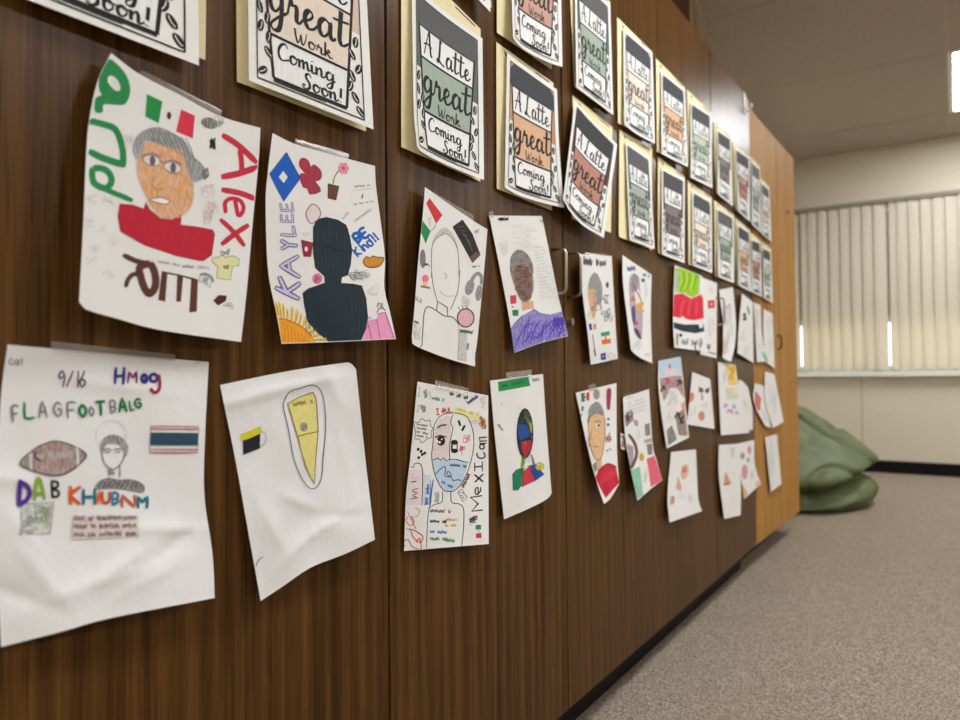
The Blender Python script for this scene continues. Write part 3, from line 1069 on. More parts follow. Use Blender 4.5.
class Drawing:
    def __init__(s, label, tl, tr, br, bl, lift, paper=None, nu=18, nv=24, **kw):
        s.sf = Surf(tl, tr, br, bl, lift, seed=len(label), **kw)
        s.loc = s.sf.xyz([(.5, 1.0)])[0]
        s.t = thing('drawing', label, 'drawing', s.loc, GRP)
        s.k = Ink(s.sf, paper or PAPER, nu, nv)

    def tape(s, *quad, lifts=(.0012, .0012, .0065, .0065)):
        strip('tape', TAPE, quad, lifts, s.t, s.loc)

    def done(s):
        s.k.build(s.t, s.loc)




def D1():
    d = Drawing('drawing of a grey-haired face in a red shirt with red, green and brown letters', (111, 53), (260.5, 128), (241, 342), (79, 302), (.02, .004, .02, .036),
                left=[(97.5, 81), (89, 121), (86, 157), (83, 228)], top=[(140, 74.5), (180, 95), (220, 116)], right=[(258.5, 163), (252.5, 225), (247, 289)],
                bottom=[(86, 309.5), (115, 318), (160, 330)])
    k = d.k
    c1, c2, c3, c4, c5, c6, c7 = crop(60, 40, 8), crop(150, 80, 8), crop(70, 120, 8), crop(160, 150, 8), crop(70, 190, 8), crop(150, 220, 8), crop(70, 260, 5.333)
    g = MK('27894b'); rd = MK('c62a3f'); br = MK('5b3423')
    k.part('green_lettering')
    k.fill([(395, 150), (340, 200), (312, 300), (315, 400), (332, 440), (285, 465), (275, 560), (310, 585), (345, 570), (355, 515), (500, 520), (548, 470), (562, 390), (540, 300), (480, 215)], g, 0, 4, c1)
    k.fill([(400, 285), (440, 300), (475, 350), (480, 400), (440, 402), (392, 350), (380, 312)], WH, 1, 4, c1)
    k.line([(150, 5), (260, 32), (345, 62), (388, 120), (420, 230), (428, 355)], 52, g, 0, 6, False, c3)
    k.line([(432, 355), (370, 340), (250, 298), (165, 255)], 54, g, 1, 5, False, c3)
    k.line([(190, 390), (270, 392), (322, 440), (328, 505), (280, 545), (200, 510), (178, 450)], 52, g, 0, 6, True, c3)
    k.line([(180, 500), (310, 565), (490, 640)], 42, g, 1, 5, False, c3)
    k.part('flag')
    k.fill([(695, 432), (820, 492), (790, 665), (682, 612)], MK('1f8f42'), 0, 0, c1)
    k.fill([(250, 235), (360, 285), (343, 468), (208, 412)], MK('d8304a'), 0, 0, c2)
    k.fill(ell(152, 285, 18, 30), MK('4a2d2c'), 0, 0, c2)
    k.part('sheet')
    k.fill(ell(475, 345, 68, 44, .3), PE('4a3c36'), 0, 0, c2)
    k.scrib((540, 330), 70, 50, 14, 4, GR, c2)
    k.scrib((500, 505), 25, 50, 26, 8, BK, c2)
    k.part('red_lettering')
    k.line([(590, 445), (710, 525), (850, 655)], 48, rd, 0, 5, False, c2)
    k.line([(505, 213), (620, 190), (772, 140)], 52, rd, 0, 5, False, c4)
    k.line([(640, 0), (652, 90), (655, 180)], 42, rd, 1, 5, False, c4)
    k.line([(505, 318), (640, 345), (760, 390)], 46, rd, 0, 5, False, c4)
    k.line([(525, 495), (522, 420), (570, 388), (640, 405), (668, 460), (650, 512), (625, 518), (612, 460), (600, 400)], 34, rd, 0, 6, False, c4)
    k.line([(570, 0), (665, 90), (750, 200)], 38, rd, 0, 4, False, c6)
    k.line([(780, 45), (680, 110), (580, 190)], 42, rd, 1, 4, False, c6)
    k.part('portrait')
    face = [(144, 142), (165, 146), (183, 151), (187, 162), (190, 175), (193.7, 186), (192.5, 202.5), (185, 214), (172.5, 219), (162.5, 218), (150, 205), (145, 195), (138, 176), (137.5, 162.5), (141, 152)]
    k.fill(face, PE('d98f3c'), 0, 4)
    k.line(face, .7, FA('8a6a4a'), 1, 4, True)
    hair = [(132.5, 149), (135, 139), (142.5, 131), (155, 127), (165, 129), (180, 137), (186, 143), (192.5, 155), (200, 162), (206, 170), (206, 176), (200, 180), (194, 182.5), (189, 175), (184, 158), (182, 150), (165, 145.5), (145, 141), (143.5, 152), (138, 160), (134.5, 156)]
    k.fill(hair, PE('77787b'), 1, 3)
    for q in range(10):
        k.line([(146 + q * 4.4, 129 + abs(q - 2) * 1.3), (150 + q * 4.6, 136 + q * 1.6), (155 + q * 4.4, 142 + q * 2.2)], .8, MK('6c6d72'), 3, 4)
    k.scrib((205, 174), 4.5, 6, 16, .7, G_)
    k.scrib((129, 140), 5, 9, 12, .5, FA('9a9a9a'))
    for (x, y, r_) in ((660, 325, 0), (826, 382, 0)):
        k.fill(ell(x - 5, y - 2, 66, 36, .25), MK('e7d9d2'), 2, 0, c3)
        k.fill(ell(x, y, 23, 42), MK('64606a'), 3, 0, c3)
        k.line(ell(x - 5, y - 4, 72, 44, .25), 7, MK('a98f9c'), 3, 1, True, c3)
        k.line([(x - 75, y - 40), (x, y - 60), (x + 70, y - 28)], 8, MK('8b7787'), 4, 5, False, c3)
    k.line([(710, 330), (745, 335), (770, 350)], 8, MK('8b7787'), 3, 4, False, c3)
    k.line([(675, 450), (655, 520), (700, 560), (760, 540)], 7, MK('b37b46'), 2, 5, False, c3)
    k.fill([(640, 640), (690, 622), (740, 622), (800, 650), (770, 672), (720, 668)], MK('f0ece6'), 2, 4, c3)
    k.line([(640, 640), (690, 622), (740, 622), (800, 650), (770, 672), (720, 668)], 7, MK('8d6a63'), 3, 4, True, c3)
    shirt = [(120, 204), (132.5, 205), (143.7, 209), (145.6, 202.5), (150, 210), (161, 218.7), (172, 220), (181.5, 215), (180.6, 225), (197, 227), (212.5, 230), (214.6, 234), (211.5, 255), (203.5, 260.6), (200, 260.5), (175, 255), (145, 245), (120.5, 231), (118, 216)]
    k.fill(shirt, MK('bd1e33'), 1, 0)
    k.line(shirt, .9, MK('a31c30'), 2, 1, True)
    k.part('brown_lettering')
    k.line([(290, -24), (350, 4), (425, 22)], 28, br, 0, 4, False, c7)
    k.line([(425, 22), (452, 70), (455, 140), (425, 180), (398, 150), (378, 90), (372, 40)], 40, br, 1, 5, True, c7)
    k.line([(385, 80), (340, 76), (312, 100), (298, 138)], 25, br, 0, 5, False, c7)
    for q in ([(490, 60), (520, 66), (508, 222), (470, 214)], [(572, 85), (603, 90), (592, 222), (566, 222)], [(646, 98), (682, 108), (676, 275), (636, 280)]):
        k.fill(q, br, 0, 0, c7)
    k.line([(490, 62), (600, 86), (682, 107)], 9, br, 1, 3, False, c7)
    k.part('sheet')
    sh = [(545, 300), (575, 280), (610, 300), (660, 285), (712, 310), (712, 365), (660, 372), (642, 480), (535, 465), (542, 370), (497, 335), (500, 300)]
    k.both(sh, PE('dede8e'), MK('8f9477'), 6, 0, 1, c6)
    k.scrib((605, 372), 32, 18, 9, 7, MK('8a8757'), c6)
    k.scrib((600, 250), 40, 35, 14, 6, GR, c6)
    k.fill([(505, 645), (550, 600), (615, 605), (605, 650), (545, 685)], MK('4b1f27'), 0, 0, c6)
    k.scrib((445, 490), 50, 60, 14, 5, GR, c6)
    k.line([(400, 440), (440, 430), (490, 455), (505, 495)], 18, GR, 1, 4, False, c6)
    k.scrib((620, 680), 40, 35, 8, 4, GR, c6)
    k.squig((60, 345), (240, 375), 30, 9, 4, GR, c6)
    k.squig((255, 385), (480, 400), 34, 9, 4, GR, c6)
    for q in ((375, 330, 60, 60), (380, 480, 50, 70), (430, 450, 70, 50)):
        k.scrib(q[:2], q[2], q[3], 14, 4, FA('c08a98'), c4)
    k.scrib((385, 500), 45, 90, 30, 4, FA('b4707c'), c4)
    for q in ((180, 70), (300, 90), (250, 310), (340, 400), (170, 560), (300, 660), (150, 250), (200, 470)):
        k.scrib(q, 55, 45, 9, 4, FA('9a96a4'), c5)
    d.done()
    d.tape((141, 69), (222, 110.5), (220.5, 117), (139, 75))


def D2():
    d = Drawing('drawing with a dark head silhouette, blue diamond and yellow sun', (272.5, 133), (375, 166), (396, 339), (281.5, 343.8), (.012, .004, .03, .016),
                left=[(267.5, 175), (265.6, 205), (268, 270), (276.7, 315)], top=[(295, 144), (330, 154)], right=[(376, 186), (380.6, 221), (385, 257.5), (384.3, 287), (390, 312)], bottom=[(326.7, 342.3)])
    k = d.k
    a, b, dd, e = crop(260, 130, 8), crop(260, 195, 8), crop(290, 180, 8), crop(260, 265, 6)
    k.part('blue_diamond')
    k.fill([(212, 180), (265, 280), (322, 385), (190, 570), (130, 460), (78, 350)], MK('0f5cc0'), 0, 0, a)
    k.line([(212, 180), (322, 385), (190, 570), (78, 350)], 8, MK('0a459a'), 1, 1, True, a)
    k.fill([(185, 328), (222, 375), (190, 425), (150, 378)], WH, 2, 0, a)
    k.part('butterfly')
    bf = [(350, 225), (388, 248), (405, 300), (430, 278), (480, 318), (492, 370), (470, 402), (440, 408), (462, 440), (485, 490), (400, 514), (380, 465), (345, 455), (320, 380), (330, 348), (365, 350), (318, 290), (322, 240)]
    k.both(bf, MK('a93249'), MK('7b2336'), 7, 0, 2, a)
    k.part('potted_flower')
    k.line([(585, 432), (597, 375), (640, 310)], 10, MK('5f8a52'), 0, 5, False, a)
    k.both([(545, 430), (632, 450), (608, 562), (543, 545)], MK('6b4029'), MK('4c2b1b'), 5, 0, 1, a)
    for q in range(6):
        an = q * PI / 3
        k.dot((667 + 25 * math.cos(an), 306 + 28 * math.sin(an)), 20, MK('e58aa8'), 1, a)
    k.dot((667, 306), 14, MK('c4527c'), 2, a)
    k.part('portrait')
    sil = [(313.4, 227.5), (316, 222), (320, 218.7), (326.5, 217.4), (337.5, 220), (346, 225), (349.5, 236), (351.9, 250), (350.4, 265), (347.5, 275), (341.8, 277), (341, 283.3), (353, 284), (361.7, 285.8), (365.8, 298), (367.6, 316.7), (366.5, 327), (361.5, 340.5), (329, 342), (318, 333), (308, 321.7), (304.5, 305), (303, 293), (308, 289), (325, 283), (324.5, 276), (315.4, 267.5), (313.4, 253)]
    k.fill(sil, MK('1d2c35'), 0, 0)
    k.line(sil, .8, MK('131c22'), 1, 1, True)
    k.line([(430, 375), (560, 420), (722, 465)], 10, MK('10181d'), 1, 4, False, b)
    for q in range(16):
        x = 306 + q * 3.8
        y0 = 222 if 315 < x < 348 else 290
        k.line([(x, y0 + (q % 3) * 3), (x + .4, y0 + 22 + (q * 7) % 9), (x, min(338, y0 + 44 + (q * 5) % 13))], .5, MK('2c4049'), 1, 3)
    k.part('block_lettering')
    dk, lv = MK('4d4673'), MK('cfc6e6')

    def outl(segs, tr, w=34):
        for sgm in segs:
            k.line(sgm, w, dk, 0, 1, False, tr)
        for sgm in segs:
            k.line(sgm, w * .52, lv, 1, 1, False, tr)
    outl([[(98, 138), (228, 200)], [(160, 165), (118, 76)], [(160, 165), (236, 112)]], e, 33)
    outl([[(302, 492), (168, 568)], [(168, 568), (314, 655)], [(225, 530), (240, 610)]], b, 38)
    outl([[(172, 366), (228, 400)], [(176, 428), (228, 400)], [(228, 400), (292, 405)]], b, 34)
    outl([[(170, 318), (285, 325)], [(280, 325), (265, 252)]], b, 28)
    outl([[(165, 210), (270, 215)], [(174, 212), (168, 160)], [(218, 213), (214, 165)], [(262, 215), (258, 152)]], b, 21)
    outl([[(165, 122), (270, 128)], [(174, 124), (162, 70)], [(218, 126), (212, 75)], [(262, 128), (256, 62)]], b, 21)
    k.part('blue_lettering')
    bl_ = MK('1b62b8')
    k.text('BE', (545, 505), (648, 428), 74, 25, bl_, dd, 1)
    k.text('Kind!!', (545, 612), (715, 470), 68, 17, bl_, dd, 1)
    k.part('sun')
    k.fill([(112, 320), (170, 330), (250, 368), (310, 420), (335, 462), (128, 470)], MK('eda528'), 0, 0, e)
    k.line([(118, 322), (170, 332), (250, 370), (312, 425)], 10, MK('d9781c'), 1, 4, False, e)
    for (p, q) in (((104, 300), (95, 225)), ((122, 318), (112, 222)), ((140, 315), (135, 232)), ((162, 322), (160, 262)), ((185, 330), (190, 250)), ((208, 340), (222, 268)), ((230, 352), (245, 290)), ((255, 365), (275, 310)), ((280, 385), (300, 338)), ((302, 408), (335, 368)), ((318, 430), (362, 408)), ((325, 448), (395, 440))):
        k.line([p, q], 12, MK('eec62f'), 0, 1, False, e)
        k.line([(p[0] + 7, p[1] + 2), (q[0] + 7, q[1] + 12)], 4, MK('8d7b2b'), 1, 1, False, e)
    for q in range(7):
        k.line([(140 + q * 22, 345 + q * 13), (150 + q * 20, 400 + q * 8), (145 + q * 24, 458)], 6, MK('e07f1a'), 1, 4, False, e)
    k.part('pink_box')
    k.fill([(640, 340), (700, 325), (705, 290), (750, 282), (775, 340), (812, 446), (618, 456)], MK('ef9cc0'), 0, 0, e)
    k.line([(640, 340), (700, 325), (725, 450)], 5, MK('7f4a86'), 1, 1, False, e)
    k.line([(705, 292), (752, 284), (805, 440)], 5, MK('7f4a86'), 1, 1, False, e)
    k.line([(648, 352), (672, 450)], 5, MK('7f4a86'), 1, 1, False, e)
    k.line([(702, 285), (715, 262), (735, 258), (752, 272)], 6, MK('5a5560'), 1, 4, False, e)
    k.part('sheet')
    k.both([(420, 72), (465, 95), (485, 150), (460, 200), (415, 228), (385, 205), (367, 150), (390, 100)], FA('e3b6c0'), MK('7d3b4a'), 7, 0, 3, b)
    k.both([(330, 360), (425, 382), (405, 495), (350, 492)], MK('9c2440'), MK('6d1b30'), 5, 0, 1, b)
    k.dot((370, 432), 14, MK('f3d9de'), 2, b, 20)
    k.scrib((375, 320), 40, 22, 10, 4, FA('b39a84'), b)
    k.dot((458, 670), 40, MK('d9789c'), 0, b, 44)
    k.scrib((458, 670), 28, 30, 12, 5, MK('b84f7a'), b, 2)
    k.both([(585, 650), (612, 612), (640, 625), (660, 607), (700, 618), (755, 622), (738, 660), (710, 692), (640, 700), (600, 682)], MK('c88a1f'), MK('5c431e'), 8, 0, 2, dd)
    k.squig((515, 62), (655, 48), 20, 11, 3.5, GR, dd)
    k.line([(500, 85), (650, 66)], 3, GR, 1, 1, False, dd)
    k.line([(480, 95), (500, 190), (675, 165)], 3, FA('a88'.replace('a88', 'aa8888')), 1, 1, False, dd)
    k.scrib((578, 128), 12, 18, 6, 5, G_, dd)
    k.squig((515, 205), (670, 178), 18, 12, 3, GR, dd)
    k.squig((520, 340), (660, 240), 26, 10, 3, GR, dd)
    k.squig((430, 320), (480, 260), 26, 5, 3, GR, dd)
    k.scrib((590, 60), 60, 35, 24, 4, GR, e)
    k.scrib((680, 150), 40, 40, 14, 4, FA('9a9a9a'), e)
    k.scrib((715, 240), 22, 18, 8, 4, GR, e)
    k.scrib((665, 320), 18, 14, 8, 4, GR, e)
    d.done()
    d.tape((295, 138.5), (348.8, 153.5), (348, 161), (295, 145.5))


def D3():
    d = Drawing('drawing of a blank pencil-outlined face with headphones and a striped flag', (425, 187), (487.5, 229.4), (475, 366.5), (412.3, 343.5), (.016, .004, .012, .028),
                left=[(422.5, 217.5), (418, 262.5), (414.7, 304.7), (411.7, 338)], top=[(448.8, 204), (473.8, 221)], right=[(485, 260), (482.8, 284), (477.5, 339), (475.2, 354)], bottom=[(420, 348), (446.7, 358.3)])
    k = d.k
    f, g = crop(405, 185, 8), crop(405, 270, 7.2)
    k.part('flag')
    k.fill([(197, 105), (170, 145), (250, 310), (300, 240)], MK('d03139'), 0, 0, f)
    k.fill([(142, 285), (205, 370), (165, 470), (130, 380)], MK('2b8a4c'), 0, 0, f)
    k.line([(248, 315), (235, 340), (202, 372)], 6, GR, 1, 4, False, f)
    k.scrib((195, 290), 18, 40, 12, 5, FA('8d7a6a'), f)
    k.part('dark_rectangle')
    k.fill([(460, 275), (380, 335), (540, 625), (605, 560), (540, 390)], MK('2b2827'), 0, 0, f)
    k.fill([(540, 625), (605, 560), (572, 530), (515, 580)], MK('6f5240'), 1, 0, f)
    for q in range(6):
        k.line([(420 + q * 18, 340 + q * 22), (470 + q * 14, 330 + q * 40)], 5, MK('6a6666'), 1, 1, False, f)
    k.part('portrait')
    k.line([(26.5 * 8 + 0, 740), (212, 620), (216, 500), (250, 430), (320, 390), (370, 420), (415, 490), (430, 600), (433, 740)], 5, G_, 1, 5, False, f)
    k.fill([(213, 480), (235, 410), (285, 352), (330, 345), (385, 395), (425, 500), (412, 500), (370, 420), (320, 388), (250, 430)], FA('6f6f70'), 0, 3, f)
    k.line([(190, 0), (203, 110), (238, 245)], 5, G_, 1, 5, False, g)
    k.line([(395, 0), (380, 150), (328, 285)], 5, G_, 1, 5, False, g)
    k.line([(250, 150), (290, 185), (375, 187)], 3, GR, 1, 5, False, g)
    k.line([(280, 20), (300, 40), (296, 60), (285, 62)], 4, GR, 1, 4, False, g)
    k.line([(240, 228), (306, 270), (306, 325)], 7, BK, 1, 1, False, g)
    k.line([(120, 580), (130, 400), (140, 300), (165, 265), (215, 285), (285, 330), (345, 340), (387, 390)], 7, G_, 1, 5, False, g)
    k.line([(385, 390), (388, 500), (378, 650)], 4, GR, 1, 4, False, g)
    k.line([(232, 240), (228, 290)], 6, G_, 1, 1, False, g)
    k.part('headphones')
    hp = PE('646466')
    k.line([(475, 105), (490, 55), (525, 25), (550, 50), (553, 100)], 26, hp, 0, 5, False, g)
    k.fill(ell(465, 125, 32, 58, .25), hp, 1, 0, g)
    k.fill(ell(532, 165, 24, 58, .15), hp, 1, 0, g)
    k.part('sheet')
    k.fill(ell(142, 590, 24, 76), PE('3f3f42'), 0, 0, f)
    k.both(ell(437, 345, 60, 66), PE('dc98a0'), MK('4f2f33'), 9, 0, 1, g)
    for q in ((385, 265), (410, 255), (445, 258), (475, 290)):
        k.line([q, (q[0] + 8, q[1] + 22)], 6, G_, 1, 1, False, g)
    k.squig((395, 455), (510, 465), 30, 6, 7, MK('3b5a52'), g)
    k.fill([(390, 425), (450, 450), (445, 660), (385, 650)], FA('77787a'), 0, 0, g)
    k.fill([(415, 180), (445, 200), (470, 230), (440, 270), (410, 240)], FA('77787a'), 0, 3, g)
    k.line([(455, 530), (450, 570)], 14, MK('6a8a66'), 1, 1, False, g)
    k.dot((146, 62), 24, MK('e8788c'), 0, g, 28)
    k.dot((146, 100), 18, PE('f0b27c'), 0, g)
    k.line([(115, 118), (145, 122), (178, 130)], 14, MK('a4702c'), 1, 4, False, g)
    k.scrib((95, 220), 30, 25, 9, 4, GR, g)
    k.scrib((85, 440), 25, 80, 20, 4, FA('6c7c6c'), g)
    k.line([(65, 370), (95, 380)], 14, MK('3a4a3f'), 1, 1, False, g)
    k.scrib((570, 370), 25, 20, 8, 4, GR, f)
    k.squig((540, 665), (600, 655), 20, 5, 4, MK('5f7a6c'), f)
    k.scrib((180, 640), 30, 15, 8, 6, MK('3b5a52'), f)
    d.done()
    d.tape((427.5, 188.7), (473.8, 215.5), (473.8, 222.5), (429, 193.5))


def D4():
    d = Drawing('drawing of a dark-haired face in a scribbled purple shirt', (489, 215.5), (541.7, 216), (568, 336), (514.4, 352.8), (.004, .004, .026, .013),
                left=[(496, 249.4), (503, 285), (509.4, 319.4)], right=[(547, 240.6), (556, 285), (561.7, 310.6)], bottom=[(540.6, 343.2)])
    k = d.k
    h, i = crop(485, 205, 9), crop(485, 275, 9)
    k.part('portrait')
    k.fill([(510, 271), (514, 258), (525, 255), (530.5, 262), (532.8, 275), (533.5, 289), (529, 300.5), (523.5, 302), (519, 297.5), (515, 287)], PE('7d5744'), 0, 4)
    k.fill([(510.5, 271), (515.5, 263), (525, 261), (530, 266), (532.6, 275), (533.5, 289), (529, 300.5), (523.5, 302), (519, 297.5), (515, 287)], PE('8a6350'), 0, 4)
    k.fill([(232, 630), (224, 500), (258, 425), (312, 402), (380, 440), (428, 530), (434, 620), (412, 590), (385, 540), (320, 515), (270, 535), (246, 580)], PE('3a3433'), 1, 3, h)
    for q in range(9):
        k.scrib((518 + (q % 3) * 5, 268 + q * 3.6), 4.5, 3, 9, .6, MK('7a4a3c'), None, 2, q)
    k.line([(300, 560), (330, 555)], 9, MK('3a2a26'), 3, 1, False, h); k.line([(365, 560), (395, 570)], 9, MK('3a2a26'), 3, 1, False, h)
    k.line([(322, 640), (355, 640)], 8, MK('8a4036'), 3, 1, False, h)
    k.fill([(330, 245), (430, 230), (442, 300), (335, 322)], PE('cf8a60'), 0, 0, i)
    k.part('purple_shirt')
    sh = [(235, 482), (270, 430), (330, 370), (440, 305), (500, 345), (590, 360), (690, 330), (720, 440), (745, 548), (500, 610), (268, 696)]
    k.fill(sh, PE('5b46b4'), 0, 0, i)
    for q in range(26):
        x = 260 + q * 18
        k.line([(x, 640 - q * 3 - (q % 4) * 30), (x + 40, 560 - (q % 5) * 25), (x + 95, 470 - (q % 3) * 30)], 9, MK('4936a6' if q % 3 else '7a68c8'), 1, 4, False, i)
    for q in range(16):
        k.line([(585 + q * 8, 500 - (q % 4) * 14), (610 + q * 7, 440 - (q % 3) * 10), (625 + q * 6, 375 + (q % 5) * 6)], 9, MK('3f2da2' if q % 3 else '5b49b8'), 2, 4, False, i)
    k.line(sh, 5, MK('44339c'), 1, 1, True, i)
    for q in range(22):
        k.line([(265 + q * 20, 660 - q * 4 - (q % 3) * 40), (300 + q * 18, 590 - (q % 4) * 35), (340 + q * 15, 480 - (q % 5) * 24)], 6, MK('8f80d4' if q % 2 else '5240ae'), 1, 4, False, i)
    k.part('flag')
    k.fill([(226, 186), (280, 180), (284, 254), (229, 262)], MK('d2484c'), 0, 0, i)
    k.fill([(244, 316), (300, 312), (300, 368), (249, 366)], MK('2f7f4f'), 0, 0, i)
    k.dot((248, 286), 10, MK('a98b6c'), 0, i)
    k.part('sheet')
    k.squig((120, 145), (215, 145), 40, 5, 9, BK, h)
    for q in range(14):
        k.squig((240 + (q % 3) * 60, 200 + q * 17), (400 + (q % 4) * 26, 185 + q * 17), 15, 9, 2.5, FA('8c8c8e'), h)
    for q in range(16):
        k.squig((440 + q * 4, 400 + q * 30), (540 + q * 7, 380 + q * 30), 22, 6, 3, FA('6c6c70'), h)
    for q in range(8):
        k.squig((120 + q * 6, 360 + q * 14), (210, 330 + q * 14), 14, 6, 3, FA('8c8c8e'), h)
    d.done()
    d.tape((488.3, 211.5), (493, 211), (494, 217), (489.5, 217))
    d.tape((538, 213.5), (542.5, 215), (543.2, 222.5), (540, 222))


def E1():
    d = Drawing('flag football drawing with a football, a small head and a striped flag', (7.5, 344.5), (208.8, 362), (214.7, 598), (1, 647), (.0015, .0015, .029, .02), PAPER_CR,
                left=[(1, 395), (-3, 470), (-3, 550), (-1, 610)], right=[(205, 437.8), (204.4, 495.6), (212.4, 553)], bottom=[(60, 632), (111, 618)], top=[(118.8, 354.4)], wav=.0022, nu=44, nv=56,
                folds=[(.12, .62, .9, .004, .03, .12), (.2, .78, .95, .005, .04, .16), (.6, .8, -.5, .004, .03, .12), (.82, .69, .1, .005, .03, .14), (.85, .74, -.6, -.004, .03, .15), (.05, .45, .2, .004, .03, .1), (.45, .86, -.15, .004, .05, .25), (.55, .12, .1, .003, .03, .2), (.1, .85, .5, -.004, .04, .15), (.7, .88, -.4, .003, .03, .12)])
    k = d.k
    m, n, o, q = crop(0, 335, 8), crop(100, 345, 8), crop(0, 420, 6), crop(60, 420, 5.54)
    pu, nv, tl_, og, gy, gn = MK('55308e'), MK('2f3a83'), MK('1f7186'), MK('d9622f'), MK('77797a'), MK('1f7d43')
    k.part('sheet')
    k.text('Cal', (75, 240), (185, 235), 52, 8, gy, m)
    k.part('date_lettering')
    k.text('9/16', (468, 412), (700, 420), 128, 13, MK('6f4260'), m)
    k.part('heading_lettering')
    k.line([(128, 185), (120, 305)], 26, MK('4b2f7c'), 1, 3, False, n); k.line([(194, 182), (185, 310)], 26, nv, 1, 3, False, n)
    k.line([(125, 250), (190, 246)], 24, MK('3c3480'), 2, 3, False, n)
    k.line([(222, 300), (236, 215), (262, 262), (290, 212), (292, 302)], 18, MK('7a2c5c'), 1, 2, False, n)
    k.dot((355, 268), 34, nv, 1, n, 44); k.dot((352, 266), 8, MK('9a98c4'), 2, n)
    k.line(ell(430, 262, 30, 30), 24, MK('33307c'), 1, 1, True, n)
    k.line([(475, 245), (478, 330), (460, 372), (430, 378), (408, 352)], 26, MK('a3304f'), 1, 4, False, n)
    k.part('football_lettering')
    for c, x0, x1, y, hh, w_, mt in (('F', 13, 21, 421.5, 15, 2.3, gy), ('L', 25, 37.5, 418, 15, 2.7, gn), ('A', 39, 50, 417.5, 16, 2.1, gy), ('G', 54.5, 64, 416.5, 14, 1.8, gy), ('F', 68, 79, 417.5, 14.5, 2.0, gy),
                                     ('O', 80, 88.5, 417, 12, 3.2, gn), ('O', 90, 95.5, 416, 9, 1.7, gy), ('T', 97, 108, 415, 13, 3.2, gn), ('B', 111, 118, 413, 12, 1.7, gy), ('A', 119.5, 129, 411.5, 13, 2.9, gn), ('L', 130.5, 135, 410, 9, 2.1, gn), ('G', 135.5, 143, 408, 9, 2.3, gn)):
        k.text(c, (x0, y), (x1, y - .6), hh, w_, mt)
    k.part('name_lettering')
    for sg in ([(120, 368), (112, 508)], [(118, 368), (165, 400), (176, 440), (160, 480), (112, 510)]):
        k.line(sg, 30, pu, 1, 4, False, o)
    for sg in ([(205, 478), (222, 362), (240, 360), (266, 472)], [(212, 445), (258, 442)]):
        k.line(sg, 24, MK('86a52e'), 1, 2, False, o)
    for sg in ([(310, 364), (314, 460)], [(310, 366), (345, 374), (344, 402), (316, 412), (352, 430), (346, 458), (314, 460)]):
        k.line(sg, 15, BK, 1, 3, False, o)
    bx = [('K', 58, 108, 372, 462, og, 23), ('H', 130, 192, 388, 465, tl_, 19), ('A', 203, 235, 400, 460, og, 18), ('U', 235, 275, 400, 462, MK('c04a2c'), 16), ('B', 290, 322, 405, 470, MK('3d7ca0'), 16), ('N', 345, 412, 420, 480, MK('c8603c'), 18), ('M', 432, 482, 425, 484, tl_, 19)]
    for c, x0, x1, y0, y1, mt, w_ in bx:
        k.text(c, (x0, y1), (x0 + (x1 - x0) / .72, y1), y1 - y0, w_, mt, q)
    k.part('football')
    fb = [(120, 260), (200, 180), (270, 142), (345, 127), (450, 160), (518, 210), (470, 270), (400, 318), (320, 333), (220, 312)]
    k.fill(fb, PE('8a5e55'), 0, 4, o)
    k.line(fb, 8, MK('5a4543'), 2, 4, True, o)
    k.fill([(120, 260), (172, 205), (190, 290)], PE('77716d'), 1, 0, o); k.fill([(518, 210), (472, 172), (462, 275)], PE('77716d'), 1, 0, o)
    for x, y0, y1 in ((182, 195, 298), (462, 168, 272)):
        k.line([(x, y0), (x + 4, (y0 + y1) / 2), (x + 4, y1)], 17, MK('d8cfca'), 2, 4, False, o)
    k.squig((215, 245), (440, 235), 56, 12, 12, MK('b3a8a8'), o, 2)
    k.line([(215, 190), (212, 225), (245, 245)], 14, MK('5a3434'), 3, 4, False, o)
    k.part('portrait')
    k.line(ell(283, 85, 85, 85), 4, FA('9a9a9c'), 1, 1, True, q)
    k.fill([(226, 165), (235, 110), (285, 80), (345, 98), (378, 150), (362, 205), (345, 150), (300, 128), (255, 135), (236, 175)], PE('5c5b5e'), 1, 3, q)
    k.line([(230, 165), (240, 225), (268, 262), (300, 272), (338, 240), (362, 185)], 7, gy, 1, 5, False, q)
    for x in (262, 320):
        k.line([(x - 22, 165), (x, 158), (x + 22, 165)], 6, gy, 2, 4, False, q); k.line([(x - 16, 178), (x + 14, 178)], 5, gy, 2, 1, False, q)
    k.line([(270, 262), (272, 312)], 7, gy, 1, 1, False, q); k.line([(330, 255), (332, 315)], 7, gy, 1, 1, False, q)
    k.fill([(275, 270), (300, 285), (300, 305), (275, 300)], PE('5c5b5e'), 1, 0, q)
    k.fill([(190, 385), (215, 340), (265, 320), (330, 330), (400, 328), (465, 360), (460, 402), (400, 395), (350, 385), (270, 380)], PE('4e4c4c'), 0, 3, q)
    for z in range(9):
        k.line([(210 + z * 26, 372), (235 + z * 25, 340)], 7, MK('55524f'), 1, 1, False, q)
    k.part('flag')
    k.fill([(505, 32), (768, 38), (767, 54), (504, 48)], PE('d49aa2'), 0, 0, q)
    k.fill([(502, 72), (765, 74), (763, 138), (500, 137)], MK('2e4a5e'), 0, 0, q)
    k.fill([(497, 160), (765, 158), (762, 180), (497, 183)], PE('cf8f97'), 0, 0, q)
    for y in (32, 50, 70, 138, 160, 182):
        k.line([(500, y), (766, y + 3)], 3.5, MK('9b6d76') if y not in (70, 138) else gn, 1, 1, False, q)
    k.line([(505, 32), (497, 183)], 3, gy, 1, 1, False, q); k.line([(768, 38), (762, 180)], 3, gy, 1, 1, False, q)
    k.part('sheet')
    bxo = [(135, 505), (322, 492), (300, 680), (115, 690)]
    k.both(bxo, FA('7f857c'), gy, 5, 0, 1, o)
    k.scrib((245, 570), 50, 60, 24, 7, PE('6f8a5c'), o, 2); k.scrib((200, 620), 80, 50, 18, 5, GR, o, 2)
